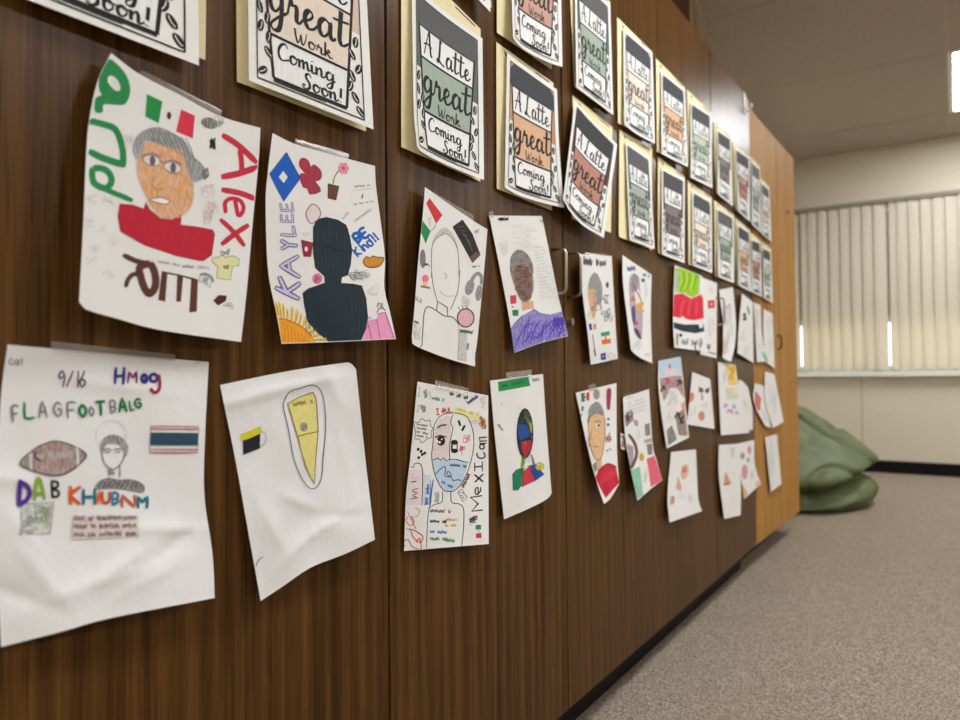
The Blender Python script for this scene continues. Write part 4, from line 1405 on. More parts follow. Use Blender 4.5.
    k.fill([(72, 530), (435, 528), (438, 650), (62, 662)], FA('d09a96'), 0, 0, q)
    for z in range(3):
        k.squig((75, 562 + z * 45), (425, 556 + z * 45), 36, 22, 6, PE('5f4543'), q, 2)
    k.squig((760, 150), (850, 140), 10, 6, 4, MK('b9a3a8'), n)
    d.done()
    d.tape((51, 341), (175, 354.5), (175, 361), (51, 349.5))


def E2():
    d = Drawing('mostly blank white drawing with a yellow cone outlined in blue', (220, 385), (356, 369), (375, 539.7), (260.6, 601), (.0015, .010, .022, .018), PAPER_CR,
                top=[(286, 371.5), (340, 363.3), (350, 363)], left=[(235, 458), (248, 530.7)], right=[(365.4, 458.4)], bottom=[(282.6, 586.5), (311, 567.5), (345, 554)], wav=.0022, nu=40, nv=52,
                folds=[(.35, .085, -.02, .006, .025, .35), (.8, .12, 1.2, .004, .04, .15), (.45, .66, .6, .004, .04, .14), (.55, .84, -.25, .005, .04, .22), (.2, .72, 1.2, .004, .04, .16), (.75, .8, .3, -.004, .03, .14), (.82, .45, 1.4, .004, .05, .2)])
    k = d.k
    s = crop(210, 350, 5.333)
    k.part('cone')
    k.fill([(550, 225), (562, 250), (570, 300), (577, 430), (566, 560), (556, 715), (510, 620), (470, 470), (440, 370), (415, 285), (480, 250)], PE('dfd24a'), 0, 0, s)
    k.line([(550, 225), (562, 250), (570, 300), (577, 430), (566, 560), (556, 715), (510, 620), (470, 470), (440, 370), (415, 285), (480, 250)], 4.5, MK('8f4a32'), 2, 1, True, s)
    k.line([(463, 462), (500, 452), (525, 445), (580, 435)], 4.5, MK('8f4a32'), 2, 4, False, s)
    k.line([(545, 187), (590, 215), (612, 300), (617, 420), (603, 580), (592, 690), (550, 741), (500, 700), (450, 590), (420, 430), (397, 330), (392, 285), (425, 225), (490, 202)], 4.5, MK('45507c'), 2, 5, True, s)
    k.dot((500, 410), 21, PE('6f6432'), 2, s, 25)
    k.squig((445, 305), (555, 285), 30, 6, 5, MK('8f8640'), s, 2)
    k.part('flag')
    k.fill([(160, 452), (270, 405), (272, 442), (245, 455), (215, 470), (168, 482)], MK('d9cf2a'), 0, 0, s)
    k.fill([(175, 484), (215, 470), (268, 445), (266, 524), (178, 558)], MK('1b2029'), 1, 0, s)
    k.part('sheet')
    k.line([(268, 430), (297, 450), (295, 490), (268, 520)], 3, GR, 1, 4, False, s)
    k.line([(256, 566), (258, 561), (262.5, 557)], .9, MK('4c4c50'), 1, 3)
    d.done()


def E3():
    d = Drawing('drawing of a split face crowded with small writing and tall black letters', (417.4, 381.5), (488.2, 395.5), (488.8, 544), (404, 551), (.004, .004, .025, .006),
                left=[(411, 450.8), (406, 496.7)])
    k = d.k
    t, v, w = crop(395, 370, 9.6), crop(395, 430, 9.6), crop(395, 480, 9.6)
    k.part('portrait')
    k.fill([(358, 290), (355, 130), (385, -10), (430, -100), (500, -138), (555, -130), (535, -60), (540, 90), (525, 280), (495, 296), (465, 266), (440, 288)], FA('cfa5ac'), 0, 0, v)
    k.fill([(358, 298), (410, 272), (440, 290), (465, 268), (495, 298), (525, 282), (600, 286), (700, 312), (660, 470), (620, 540), (560, 585), (500, 590), (450, 560), (390, 450)], PE('a9c8de'), 0, 0, v)
    head = [(365, 130), (372, -20), (400, -90), (440, -135), (500, -160), (600, -162), (690, -128), (735, -40), (757, 80), (750, 200), (720, 330), (680, 440), (620, 540), (560, 585), (500, 590), (450, 560), (395, 460), (362, 340), (352, 230)]
    k.line(head, 7, BK, 1, 4, True, v)
    k.line([(555, -150), (535, -75), (555, -20), (540, 60), (525, 150), (525, 285)], 7, BK, 1, 4, False, v)
    k.line([(352, 292), (410, 270), (440, 290), (465, 266), (495, 298), (525, 280), (600, 285), (650, 300), (702, 312)], 8, BK, 1, 1, False, v)
    k.line([(410, -20), (440, -42), (492, -50)], 17, MK('5a4f55'), 1, 4, False, v)
    k.dot((440, 105), 42, BK, 1, v, 46); k.dot((428, 118), 12, WH, 2, v); k.dot((450, 90), 8, WH, 2, v); k.dot((402, 108), 12, WH, 2, v, 18)
    k.line([(385, 70), (430, 55), (492, 68)], 13, BK, 2, 4, False, v)
    for q in ((612, -88, 625, -45), (668, -40, 645, 5)):
        k.line([q[:2], q[2:]], 22, BK, 1, 1, False, v)
    k.dot((570, 118), 34, BK, 1, v, 24); k.dot((572, 200), 34, BK, 1, v, 22); k.line([(548, 120), (545, 200)], 16, BK, 1, 1, False, v); k.line([(596, 120), (598, 200)], 10, BK, 1, 1, False, v)
    k.scrib((690, 85), 34, 36, 14, 6, MK('d9647c'), v); k.scrib((650, 175), 34, 34, 14, 7, MK('d95f78'), v); k.line([(640, 240), (645, 200)], 6, MK('d95f78'), 1, 1, False, v)
    k.line([(390, 425), (430, 380), (475, 350), (485, 385), (478, 435), (510, 450), (540, 435), (512, 395), (500, 425), (540, 455), (560, 485), (600, 478), (638, 485)], 8, MK('2f4a7c'), 1, 4, False, v)
    k.squig((528, 350), (690, 365), 36, 8, 6, MK('3b4754'), v); k.squig((440, 510), (555, 565), 30, 6, 7, MK('4a7ab4'), v)
    k.line([(455, 110), (455, 185), (440, 218), (370, 240), (330, 275), (315, 360), (308, 500), (302, 650)], 6, MK('2a3338'), 1, 4, False, w)
    k.line([(535, 112), (538, 195), (560, 222), (620, 232), (655, 268), (662, 350), (656, 480), (640, 640)], 7, BK, 1, 4, False, w)
    k.part('black_lettering')
    k.line([(838, 288), (738, 300), (798, 228), (726, 168), (830, 150)], 19, BK, 1, 1, False, w)
    k.text('e', (822, 614), (822, 528), 74, 13, BK, v, 1)
    k.line([(768, 500), (845, 425)], 15, BK, 1, 1, False, v); k.line([(765, 430), (845, 495)], 17, BK, 1, 1, False, v)
    k.line([(838, 302), (838, 395)], 10, BK, 1, 1, False, v); k.line([(765, 315), (765, 395)], 10, BK, 1, 1, False, v); k.line([(838, 350), (765, 355)], 13, BK, 1, 1, False, v)
    k.line([(850, 212), (865, 255), (830, 272), (795, 258), (785, 222)], 13, BK, 1, 4, False, v)
    k.line(ell(835, 160, 22, 24), 14, BK, 1, 1, True, v); k.line([(812, 130), (875, 128)], 13, BK, 1, 1, False, v)
    k.line([(812, 72), (815, 108), (880, 104)], 15, BK, 1, 1, False, v); k.line([(812, 74), (880, 68)], 12, BK, 1, 1, False, v)
    k.part('flag')
    k.fill([(775, 432), (826, 430), (826, 476), (772, 474)], MK('2e8a55'), 0, 0, w); k.fill([(778, 512), (830, 508), (830, 555), (780, 558)], MK('c8343f'), 0, 0, w)
    k.scrib((800, 493), 12, 10, 6, 4, MK('8a6a4a'), w)
    k.part('orange_scribble')
    og = MK('d9622f')
    k.line([(95, 645), (88, 590), (130, 575), (165, 640), (250, 660), (235, 560), (205, 600)], 9, og, 1, 4, False, w)
    k.line([(110, 470), (150, 480), (170, 540), (240, 600), (268, 545), (215, 500), (150, 470)], 9, MK('cf5a3a'), 1, 4, False, w)
    k.line([(130, 350), (105, 390), (150, 440), (185, 395), (150, 360), (200, 470)], 9, MK('dc7a5a'), 1, 4, False, w)
    k.line([(120, 300), (150, 350), (210, 350), (235, 290), (190, 270)], 7, MK('dc9a94'), 1, 4, False, w)
    k.part('sheet')
    k.text('I', (400, 430), (440, 425), 55, 12, og, t); k.scrib((462, 388), 20, 26, 12, 9, MK('b9492a'), t); k.text('UL', (490, 410), (560, 400), 45, 11, og, t)
    k.part('sheet')
    k.fill([(570, 345), (690, 392), (812, 420), (812, 490), (690, 455), (640, 430), (575, 425)], PE('e4e07a'), 0, 0, t)
    k.squig((590, 395), (800, 445), 40, 9, 6, MK('c9c04e'), t)
    k.line([(705, 495), (812, 490)], 4, MK('a05a9a'), 1, 1, False, t); k.line([(720, 512), (815, 512)], 4, MK('d98a9a'), 1, 1, False, t)
    cl = [(190, 560), (185, 500), (225, 505), (255, 465), (295, 490), (335, 480), (340, 525), (362, 560), (345, 600), (350, 645), (310, 660), (260, 698), (230, 665), (190, 660), (200, 610)]
    k.line(cl, 6, MK('4e5a56'), 1, 4, True, t)
    for z in range(4):
        k.squig((205, 530 + z * 36), (335 - z * 8, 555 + z * 34), 24, 6, 5, MK('4c5350'), t)
    k.squig((520, 245), (700, 290), 48, 8, 8, MK('46434e'), t); k.squig((705, 335), (810, 265), 46, 5, 9, MK('3d4a7a'), t)
    k.squig((350, 290), (470, 312), 44, 6, 7, MK('5f9a78'), t); k.text('I', (215, 250), (245, 255), 80, 5, GR, t); k.scrib((288, 225), 25, 38, 16, 6, GR, t)
    k.text('I', (205, 400), (235, 405), 60, 5, GR, t); k.scrib((265, 380), 28, 40, 16, 6, GR, t); k.line([(330, 200), (342, 250), (335, 280)], 5, GR, 1, 3, False, t)
    k.scrib((845, 300), 30, 60, 14, 5, FA('d08a6a'), t)
    k.scrib((845, 505), 28, 62, 22, 9, MK('a8642a'), t); k.scrib((850, 360), 20, 20, 8, 5, FA('8aa46a'), t)
    for q in ((222, 185), (285, 222), (228, 265), (250, 205), (262, 235)):
        k.dot(q, 13, BK, 1, v, 16, .5)
    k.line([(150, 350), (180, 360), (185, 330), (215, 318), (250, 335), (264, 400), (264, 560), (258, 720)], 7, MK('3c3c44'), 1, 4, False, v)
    k.line([(160, 425), (172, 465), (230, 455)], 7, MK('d9a3ac'), 1, 4, False, v); k.line([(155, 500), (205, 492)], 11, MK('7c4a5a'), 1, 1, False, v)
    k.line([(150, 660), (222, 650), (165, 630), (215, 605), (160, 585), (220, 560)], 10, MK('6a3f58'), 1, 2, False, v)
    k.squig((320, 720), (335, 490), 40, 9, 9, MK('4a78b4'), v); k.line([(368, 475), (348, 600), (340, 720)], 13, MK('3c62ac'), 1, 3, False, v); k.line([(345, 0), (325, 300)], 8, MK('5b82bc'), 1, 3, False, w)
    k.fill([(268, 420), (350, 440), (335, 720), (268, 720)], FA('8fb4d8'), 0, 0, v); k.fill([(130, 380), (255, 380), (255, 720), (110, 720)], FA('e2bcc4'), 0, 0, v)
    k.both([(600, 595), (642, 565), (690, 648), (655, 690)], WH, MK('4a4444'), 6, 0, 1, v)
    for q in ((625, 600), (640, 630), (655, 650), (650, 605)):
        k.dot(q, 7, MK('b04a4a'), 3, v)
    k.squig((665, 560), (730, 425), 46, 6, 8, MK('6a4a40'), v)
    k.scrib((395, 650), 26, 60, 16, 6, PE('8a9a8c'), v)
    for z, (mt, y) in enumerate(((MK('5a4c4c'), 312), (MK('4a3f6a'), 412), (MK('4a86c8'), 512), (MK('5a8a5a'), 580))):
        k.squig((335, y), (500 if z else 540, y + 10), 40, 7, 7, mt, w)
    k.squig((490, 400), (600, 395), 34, 6, 6, MK('dcaa6a'), w); k.squig((480, 455), (590, 450), 34, 6, 6, MK('dcc45a'), w); k.squig((480, 600), (575, 606), 48, 5, 7, MK('5f9a50'), w)
    k.scrib((750, 375), 45, 34, 24, 7, MK('4f3d52'), w); k.scrib((725, 430), 25, 20, 10, 4, FA('8a6a8a'), w)
    d.done()
    d.tape((435, 380), (469, 388.5), (468, 394), (435, 387))


def E4():
    d = Drawing('drawing of a stained-glass bust under a green name banner', (490, 380.6), (543, 374), (551.7, 493), (504, 519.4), (.004, .004, .018, .01),
                left=[(495, 438)], right=[(546, 420.6)], bottom=[(530, 508), (547, 499)])
    k = d.k
    x = crop(485, 365, 4.5)
    k.part('green_banner')
    k.fill([(58, 76), (196, 52), (204, 94), (62, 120)], MK('25964a'), 0, 0, x)
    k.squig((75, 105), (185, 82), 18, 7, 4, MK('1b6a35'), x, 1)
    k.part('stained_glass_bust')
    k.fill(ell(180, 308, 36, 112, 0), MK('23302c'), 0, 0, x)
    for P, c in (([(180, 200), (205, 225), (195, 250), (172, 240)], '3f4f45'), ([(160, 230), (180, 245), (168, 270), (150, 268)], '2c3a3a'), ([(182, 232), (205, 250), (190, 262)], '6a7a4a'), ([(195, 255), (212, 262), (212, 310), (204, 300)], '9aa43c'),
                 ([(150, 268), (188, 268), (206, 318), (160, 340), (148, 310)], '2c4f9c'), ([(162, 345), (210, 338), (204, 385), (185, 412), (168, 392)], 'b52f3a'), ([(172, 350), (188, 345), (180, 365)], 'd8d0cc'), ([(205, 322), (214, 318), (212, 336)], '4a6ab4')):
        k.fill(P, MK(c), 1, 0, x)
    k.fill([(166, 400), (182, 412), (180, 440), (165, 475), (160, 455)], MK('7d9a34'), 0, 0, x)
    k.fill([(205, 400), (213, 405), (228, 448), (214, 455)], MK('7c8a86'), 0, 0, x)
    for P, c in (([(124, 492), (140, 472), (166, 462), (160, 545), (150, 562), (127, 565)], '1f7f62'), ([(160, 545), (168, 470), (178, 458), (172, 500), (168, 548)], '8a9c34'), ([(168, 485), (205, 450), (226, 520), (168, 548)], 'c73a45'), ([(195, 455), (226, 448), (266, 492), (228, 520)], '2b4c9f'), ([(220, 480), (228, 478), (232, 498), (224, 498)], 'd6dce8')):
        k.fill(P, MK(c), 1, 0, x)
        k.line(P, 2.5, MK('26322e'), 2, 1, True, x)
    k.dot((246, 457), 19, MK('d9d05a'), 2, x, 17); k.line(ell(246, 457, 19, 17), 2.5, MK('7a7434'), 3, 1, True, x); k.dot((248, 457), 5, MK('a8983a'), 3, x)
    k.line([(182, 412), (195, 440), (205, 405)], 3, MK('5a6a5a'), 2, 1, False, x)
    k.line(ell(180, 308, 36, 112, 0), 4, MK('1b2421'), 2, 1, True, x)
    k.part('sheet')
    k.squig((215, 78), (248, 72), 18, 4, 3, GR, x)
    k.squig((52, 270), (78, 300), 14, 4, 3, GR, x); k.line([(70, 180), (80, 172)], 2.5, GR, 1, 1, False, x)
    d.done()
    d.tape((506, 372.5), (531.7, 369.5), (531.8, 376.3), (506.3, 379.3))


def D5():
    d = Drawing('narrow drawing with a grey and orange head over an orange and green emblem', (580, 254), (611.7, 256), (617.7, 358.7), (590.8, 364.8), (.024, .004, .008, .014),
                left=[(582, 290), (587.4, 331.8)], right=[(614.3, 304)], nu=12, nv=16)
    k = d.k
    g = crop(570, 245, 5.76)
    k.part('portrait')
    k.fill([(103, 240), (120, 180), (150, 160), (180, 215), (186, 280), (165, 340), (140, 260), (112, 275)], PE('6c6d70'), 0, 3, g)
    k.fill([(103, 265), (140, 255), (160, 310), (155, 370), (135, 430), (118, 370), (108, 320)], PE('dc9a4a'), 1, 3, g)
    k.scrib((150, 330), 35, 60, 16, 4, GR, g, 2)
    k.part('sheet')
    k.squig((75, 122), (165, 130), 60, 5, 8, MK('4b4b4e'), g); k.squig((172, 125), (212, 120), 40, 3, 8, MK('6a6a6c'), g)
    k.part('emblem')
    k.fill([(177, 506), (228, 495), (229, 520), (179, 526)], MK('3d9a62'), 0, 0, g); k.fill([(182, 546), (235, 540), (236, 566), (184, 573)], MK('dd6c2a'), 0, 0, g); k.line([(205, 520), (208, 548)], 9, MK('dd6c2a'), 1, 1, False, g)
    k.fill([(175, 627), (205, 620), (208, 660), (179, 663)], MK('2b4794'), 0, 0, g); k.dot((191, 641), 5, MK('c8cfe4'), 1, g)
    k.part('sheet')
    k.fill([(107, 455), (124, 452), (128, 488), (113, 490)], MK('3a4c8c'), 0, 0, g); k.fill([(135, 455), (150, 452), (152, 485), (138, 487)], MK('cf8a9c'), 0, 0, g)
    k.line([(130, 515), (138, 570), (145, 635)], 5, MK('5a6a5c'), 1, 3, False, g); k.line([(140, 600), (147, 638)], 9, MK('3f4a42'), 1, 1, False, g)
    k.dot((215, 230), 9, MK('55545a'), 0, g, 18); k.scrib((205, 310), 25, 30, 14, 4, GR, g); k.scrib((210, 400), 30, 45, 22, 4, GR, g); k.scrib((240, 640), 25, 20, 12, 4, FA('c88a8a'), g); k.scrib((115, 390), 14, 40, 10, 5, FA('aac86a'), g)
    d.done()
    d.tape((585, 252.3), (606, 253.6), (606, 258), (585, 257), lifts=(.012, .005, .007, .018))


def D6():
    d = Drawing('drawing of a figure with long purple hair and orange patches', (622.5, 255), (651.7, 275), (652.2, 363.3), (631, 350), (.012, .004, .014, .026),
                left=[(623, 283), (627.5, 320)], bottom=[(638, 356.5)], right=[(650.8, 316.7)], nu=12, nv=16)
    k = d.k
    h = crop(615, 250, 6)
    k.part('portrait')
    k.fill([(85, 260), (85, 180), (110, 140), (145, 165), (150, 230), (165, 350), (165, 470), (155, 540), (120, 490), (95, 380)], PE('a08aa0'), 0, 3, h)
    k.fill([(95, 190), (115, 140), (140, 170), (135, 230), (100, 250)], PE('6f6070'), 1, 3, h)
    k.fill([(118, 255), (140, 235), (160, 290), (155, 340), (125, 320)], MK('e8dcd6'), 1, 3, h)
    k.fill([(100, 350), (120, 340), (122, 450), (105, 420)], MK('5b4d78'), 2, 3, h); k.fill([(112, 470), (140, 480), (158, 535), (130, 515)], MK('5a3560'), 2, 3, h)
    k.scrib((150, 345), 24, 36, 14, 7, MK('dcaa3c'), h, 3); k.scrib((112, 300), 14, 20, 10, 6, MK('c4744a'), h, 3); k.dot((130, 437), 11, MK('d05a5c'), 3, h)
    k.line([(105, 200), (150, 285), (165, 330)], 6, MK('7a4a3a'), 3, 3, False, h)
    k.part('sheet')
    k.squig((75, 130), (125, 125), 34, 4, 7, MK('5f6a9a'), h); k.scrib((168, 185), 8, 14, 8, 6, MK('3f6a50'), h); k.squig((165, 160), (210, 165), 22, 4, 5, MK('5a8a70'), h)
    k.scrib((190, 250), 18, 60, 14, 3, FA('9aa49c'), h); k.scrib((125, 575), 30, 30, 12, 4, FA('7aa0a8'), h); k.scrib((195, 630), 16, 14, 8, 4, FA('8a8aa0'), h)
    d.done()
    d.tape((640, 266), (648, 270.5), (648, 275), (640, 271))


def D7():
    d2 = Drawing('pale drawing with a small red square tucked behind the red and lime one', (701, 277), (717, 283), (716.6, 358.3), (700, 354.5), (.004, .004, .006, .006), nu=8, nv=10)
    k = d2.k
    B = crop(660, 255, 6.54)
    k.fill([(312, 298), (358, 294), (358, 345), (314, 350)], MK('d93a4c'), 0, 0, B); k.dot((336, 322), 9, MK('f0b4b4'), 1, B)
    k.scrib((335, 220), 20, 40, 10, 3, FA('9aa0b4'), B); k.scrib((330, 470), 25, 60, 14, 4, FA('d0a0a0'), B); k.scrib((318, 600), 10, 18, 10, 6, MK('55505a'), B); k.squig((315, 640), (365, 655), 14, 5, 4, GR, B)
    d2.done()
    d = Drawing('drawing with a lime patch above a bright red patch and a dark stripe', (674.5, 265), (702.2, 276), (705, 351.5), (674.3, 347.5), (.009, .011, .03, .014),
                left=[(673, 316)], right=[(703.5, 305), (704.5, 333)], nu=12, nv=14)
    k = d.k
    k.part('lime_patch')
    k.fill([(97, 92), (125, 85), (240, 120), (262, 135), (255, 255), (210, 280), (160, 250), (93, 245)], MK('97c41f'), 0, 0, B)
    for q in range(6):
        k.line([(110 + q * 22, 235 - q * 3), (140 + q * 18, 170), (130 + q * 22, 110 + q * 4)], 10, MK('78ac14' if q % 2 else 'b2d944'), 1, 4, False, B)
    k.part('red_patch')
    k.fill([(92, 258), (150, 250), (205, 285), (270, 255), (288, 300), (290, 412), (220, 428), (84, 402)], MK('d8283e'), 0, 0, B)
    for q in range(7):
        k.line([(110 + q * 25, 395), (120 + q * 24, 330), (135 + q * 22, 290 + (q % 3) * 12)], 9, MK('e84a58' if q % 2 else 'c21f36'), 1, 4, False, B)
    k.part('dark_stripe')
    k.fill([(88, 440), (160, 455), (285, 452), (290, 500), (230, 512), (150, 500), (92, 478)], MK('222d3a'), 0, 0, B)
    k.part('sheet')
    k.fill([(100, 100), (128, 92), (128, 240), (95, 250)], FA('7f9a6a'), 0, 0, B)
    k.line([(112, 515), (112, 590)], 8, BK, 1, 1, False, B); k.dot((135, 525), 11, BK, 1, B); k.squig((140, 590), (280, 600), 50, 9, 5, GR, B); k.line([(230, 570), (230, 622), (285, 635)], 11, BK, 1, 1, False, B); k.scrib((265, 575), 14, 40, 12, 4, GR, B)
    d.done()


def E5():
    d = Drawing('drawing of half an orange face with one eye above a red shirt', (575.6, 392.8), (616.5, 383), (619.3, 483.5), (604, 504), (.004, .006, .03, .03),
                left=[(586, 440.7), (596, 480)], right=[(617, 450)], bottom=[(610.5, 498.5)], nu=12, nv=16)
    k = d.k
    y = crop(570, 375, 5.33)
    k.part('portrait')
    face = [(96, 262), (97, 230), (135, 205), (178, 215), (187, 262), (183, 350), (172, 425), (152, 456), (130, 438), (108, 375)]
    k.fill(face, PE('dfa45c'), 0, 3, y); k.line(face, 3.5, MK('7a5a3a'), 2, 3, True, y)
    k.fill([(96, 228), (103, 175), (138, 143), (165, 160), (182, 215), (140, 205), (112, 228), (97, 262)], PE('5e6069'), 2, 3, y)
    k.dot((150, 270), 13, MK('e6e2da'), 3, y, 10); k.dot((153, 269), 7, BK, 4, y); k.line([(130, 252), (150, 244), (168, 252)], 4, MK('5a4638'), 3, 4, False, y)
    k.line([(118, 290), (110, 330), (122, 345)], 3.5, MK('a5733f'), 3, 4, False, y); k.line([(125, 385), (138, 378), (150, 388)], 4, MK('8a4a3a'), 3, 4, False, y)
    k.fill([(140, 452), (168, 440), (172, 490), (148, 512)], PE('dca05c'), 0, 0, y)
    k.part('red_shirt')
    sh = [(134, 545), (150, 512), (200, 474), (245, 490), (252, 530), (264, 573), (230, 610), (190, 655), (160, 600)]
    k.fill(sh, MK('c9283a'), 1, 0, y); k.line([(150, 512), (200, 474), (245, 490)], 9, MK('8a1f2c'), 2, 4, False, y)
    for q in range(6):
        k.line([(160 + q * 14, 590 - q * 10), (180 + q * 13, 520 - q * 3)], 6, MK('d94454'), 2, 1, False, y)
    k.part('flag')
    k.fill([(58, 98), (78, 95), (79, 142), (62, 144)], MK('3f7f58'), 0, 0, y); k.fill([(86, 94), (104, 91), (104, 135), (87, 138)], MK('cf4a52'), 0, 0, y); k.dot((82, 118), 5, MK('7a5a3a'), 1, y)
    k.part('sheet')
    k.fill(ell(141, 103, 18, 28), PE('7a6a66'), 0, 0, y); k.fill([(196, 80), (220, 78), (216, 150), (212, 182), (196, 178)], MK('9a3a52'), 0, 3, y)
    k.squig((60, 235), (78, 165), 16, 5, 5, MK('55608a'), y); k.dot((205, 235), 7, MK('4a4c6a'), 0, y); k.dot((203, 265), 8, MK('4a5a8a'), 0, y); k.scrib((205, 330), 16, 26, 12, 5, MK('b0606c'), y); k.squig((195, 410), (220, 400), 14, 4, 4, GR, y)
    k.fill([(120, 478), (140, 462), (146, 500), (132, 520)], PE('55555a'), 0, 0, y); k.squig((90, 330), (100, 390), 10, 4, 3, GR, y)
    d.done()
    d.tape((588.5, 385.5), (595, 383.3), (596.5, 390), (589, 391.5))


def E6():
    d = Drawing('drawing with small dark pictures above a green, white and pink flag', (623, 397.5), (649, 389), (662.5, 480), (637.5, 500.5), (.004, .005, .018, .026),
                left=[(625, 435), (631, 471.7)], right=[(652.5, 443), (656, 458)], bottom=[(652, 488)], nu=12, nv=16)
    k = d.k
    z = crop(615, 385, 6)
    k.part('flag')
    k.fill([(92, 512), (148, 488), (158, 560), (170, 662), (132, 684), (108, 590)], PE('5db587'), 0, 0, z)
    k.fill([(190, 442), (236, 425), (262, 500), (287, 570), (215, 612), (205, 540)], MK('e2647a'), 0, 0, z)
    k.scrib((178, 545), 16, 60, 16, 4, FA('8a9a8a'), z)
    k.part('sheet')
    k.fill([(58, 182), (103, 140), (112, 208), (66, 252)], PE('7a3f4c'), 0, 0, z); k.scrib((85, 195), 20, 35, 12, 6, MK('4a3a44'), z)
    k.fill([(178, 236), (208, 228), (211, 300), (182, 306)], PE('4a4a42'), 0, 0, z); k.fill([(190, 356), (222, 350), (224, 415), (197, 420)], PE('3c3c3e'), 0, 0, z); k.fill([(172, 330), (220, 318), (222, 340), (178, 350)], PE('9a8a6a'), 0, 0, z)
    k.line([(85, 300), (118, 350), (130, 410), (112, 470), (95, 500)], 18, MK('6a4a44'), 1, 5, False, z); k.fill([(70, 350), (110, 370), (112, 470), (90, 500)], PE('8a7080'), 0, 0, z)
    k.dot((160, 432), 15, MK('c8a83a'), 0, z, 24); k.scrib((125, 230), 14, 22, 12, 5, GR, z)
    for q in range(4):
        k.squig((75, 120 + q * 22), (190, 82 + q * 22), 14, 8, 4, FA('8a8aa0'), z)
    k.scrib((150, 300), 20, 40, 10, 4, FA('c09ab0'), z)
    d.done()
    d.tape((623.5, 396), (632, 392.5), (632.5, 397), (624, 400))
    e = Drawing('dark scrap of paper sticking out behind the drawing with the pink flag', (620.3, 433), (628, 436), (631, 452), (621, 449), (.003, .003, .003, .003), nu=4, nv=4)
    e.k.fill([(621, 435), (627, 437), (629, 450), (622, 447)], PE('5a4a46'), 0)
    e.done()


def E7():
    d = Drawing('collage drawing with a pale blue top and brown picture patches', (658.5, 361), (680.6, 356.6), (689, 437.5), (666.8, 448.6), (.004, .004, .014, .012),
                left=[(658.3, 386), (662, 418)], right=[(684.5, 393.7)], nu=10, nv=14)
    k = d.k
    A = crop(650, 350, 6.86)
    k.part('blue_sky')
    k.fill([(62, 82), (85, 62), (210, 52), (218, 172), (150, 180), (65, 188)], PE('a8cde4'), 0, 0, A); k.dot((135, 112), 9, MK('d8688c'), 2, A, 18); k.fill([(95, 130), (160, 120), (205, 165), (110, 175)], FA('d8a8c8'), 1, 3, A)
    k.part('brown_patches')
    k.fill([(64, 195), (150, 180), (216, 176), (228, 250), (236, 330), (205, 290), (185, 262), (140, 260), (110, 330), (92, 350)], PE('94706a'), 0, 0, A)
    k.fill([(172, 452), (215, 412), (240, 420), (258, 590), (196, 584)], PE('7a5244'), 0, 0, A); k.fill([(212, 370), (240, 350), (245, 420), (220, 415)], PE('d08a58'), 0, 0, A)
    k.fill([(114, 552), (150, 516), (186, 612), (126, 656)], PE('4a433e'), 0, 0, A)
    for c_, q in (('6a2f36', (90, 260)), ('b85a5c', (120, 215)), ('4a3a40', (200, 215)), ('c07a80', (155, 225)), ('3a2f30', (215, 480)), ('2f2f30', (188, 450))):
        k.scrib(q, 20, 26, 10, 9, MK(c_), A, 2)
    k.part('sheet')
    k.scrib((150, 330), 40, 60, 20, 3.5, FA('9a96a8'), A); k.scrib((140, 440), 30, 50, 14, 3.5, FA('a8b4a0'), A)
    d.done()


def small(label, c, lift, marks, tr=None, nu=7, nv=9, **kw):
    d = Drawing(label, *c, lift, nu=nu, nv=nv, **kw)
    for mk in marks:
        if mk[0] == 'f':
            d.k.fill(mk[1], mk[2], 0, mk[3] if len(mk) > 3 else 0, tr)
        elif mk[0] == 's':
            d.k.scrib(mk[1], mk[2], mk[3], mk[4], mk[5], mk[6], tr, 1)
        elif mk[0] == 'l':
            d.k.line(mk[1], mk[2], mk[3], 1, 4, False, tr)
        elif mk[0] == 'q':
            d.k.squig(mk[1], mk[2], mk[3], mk[4], mk[5], mk[6], tr, 1)
    d.done()


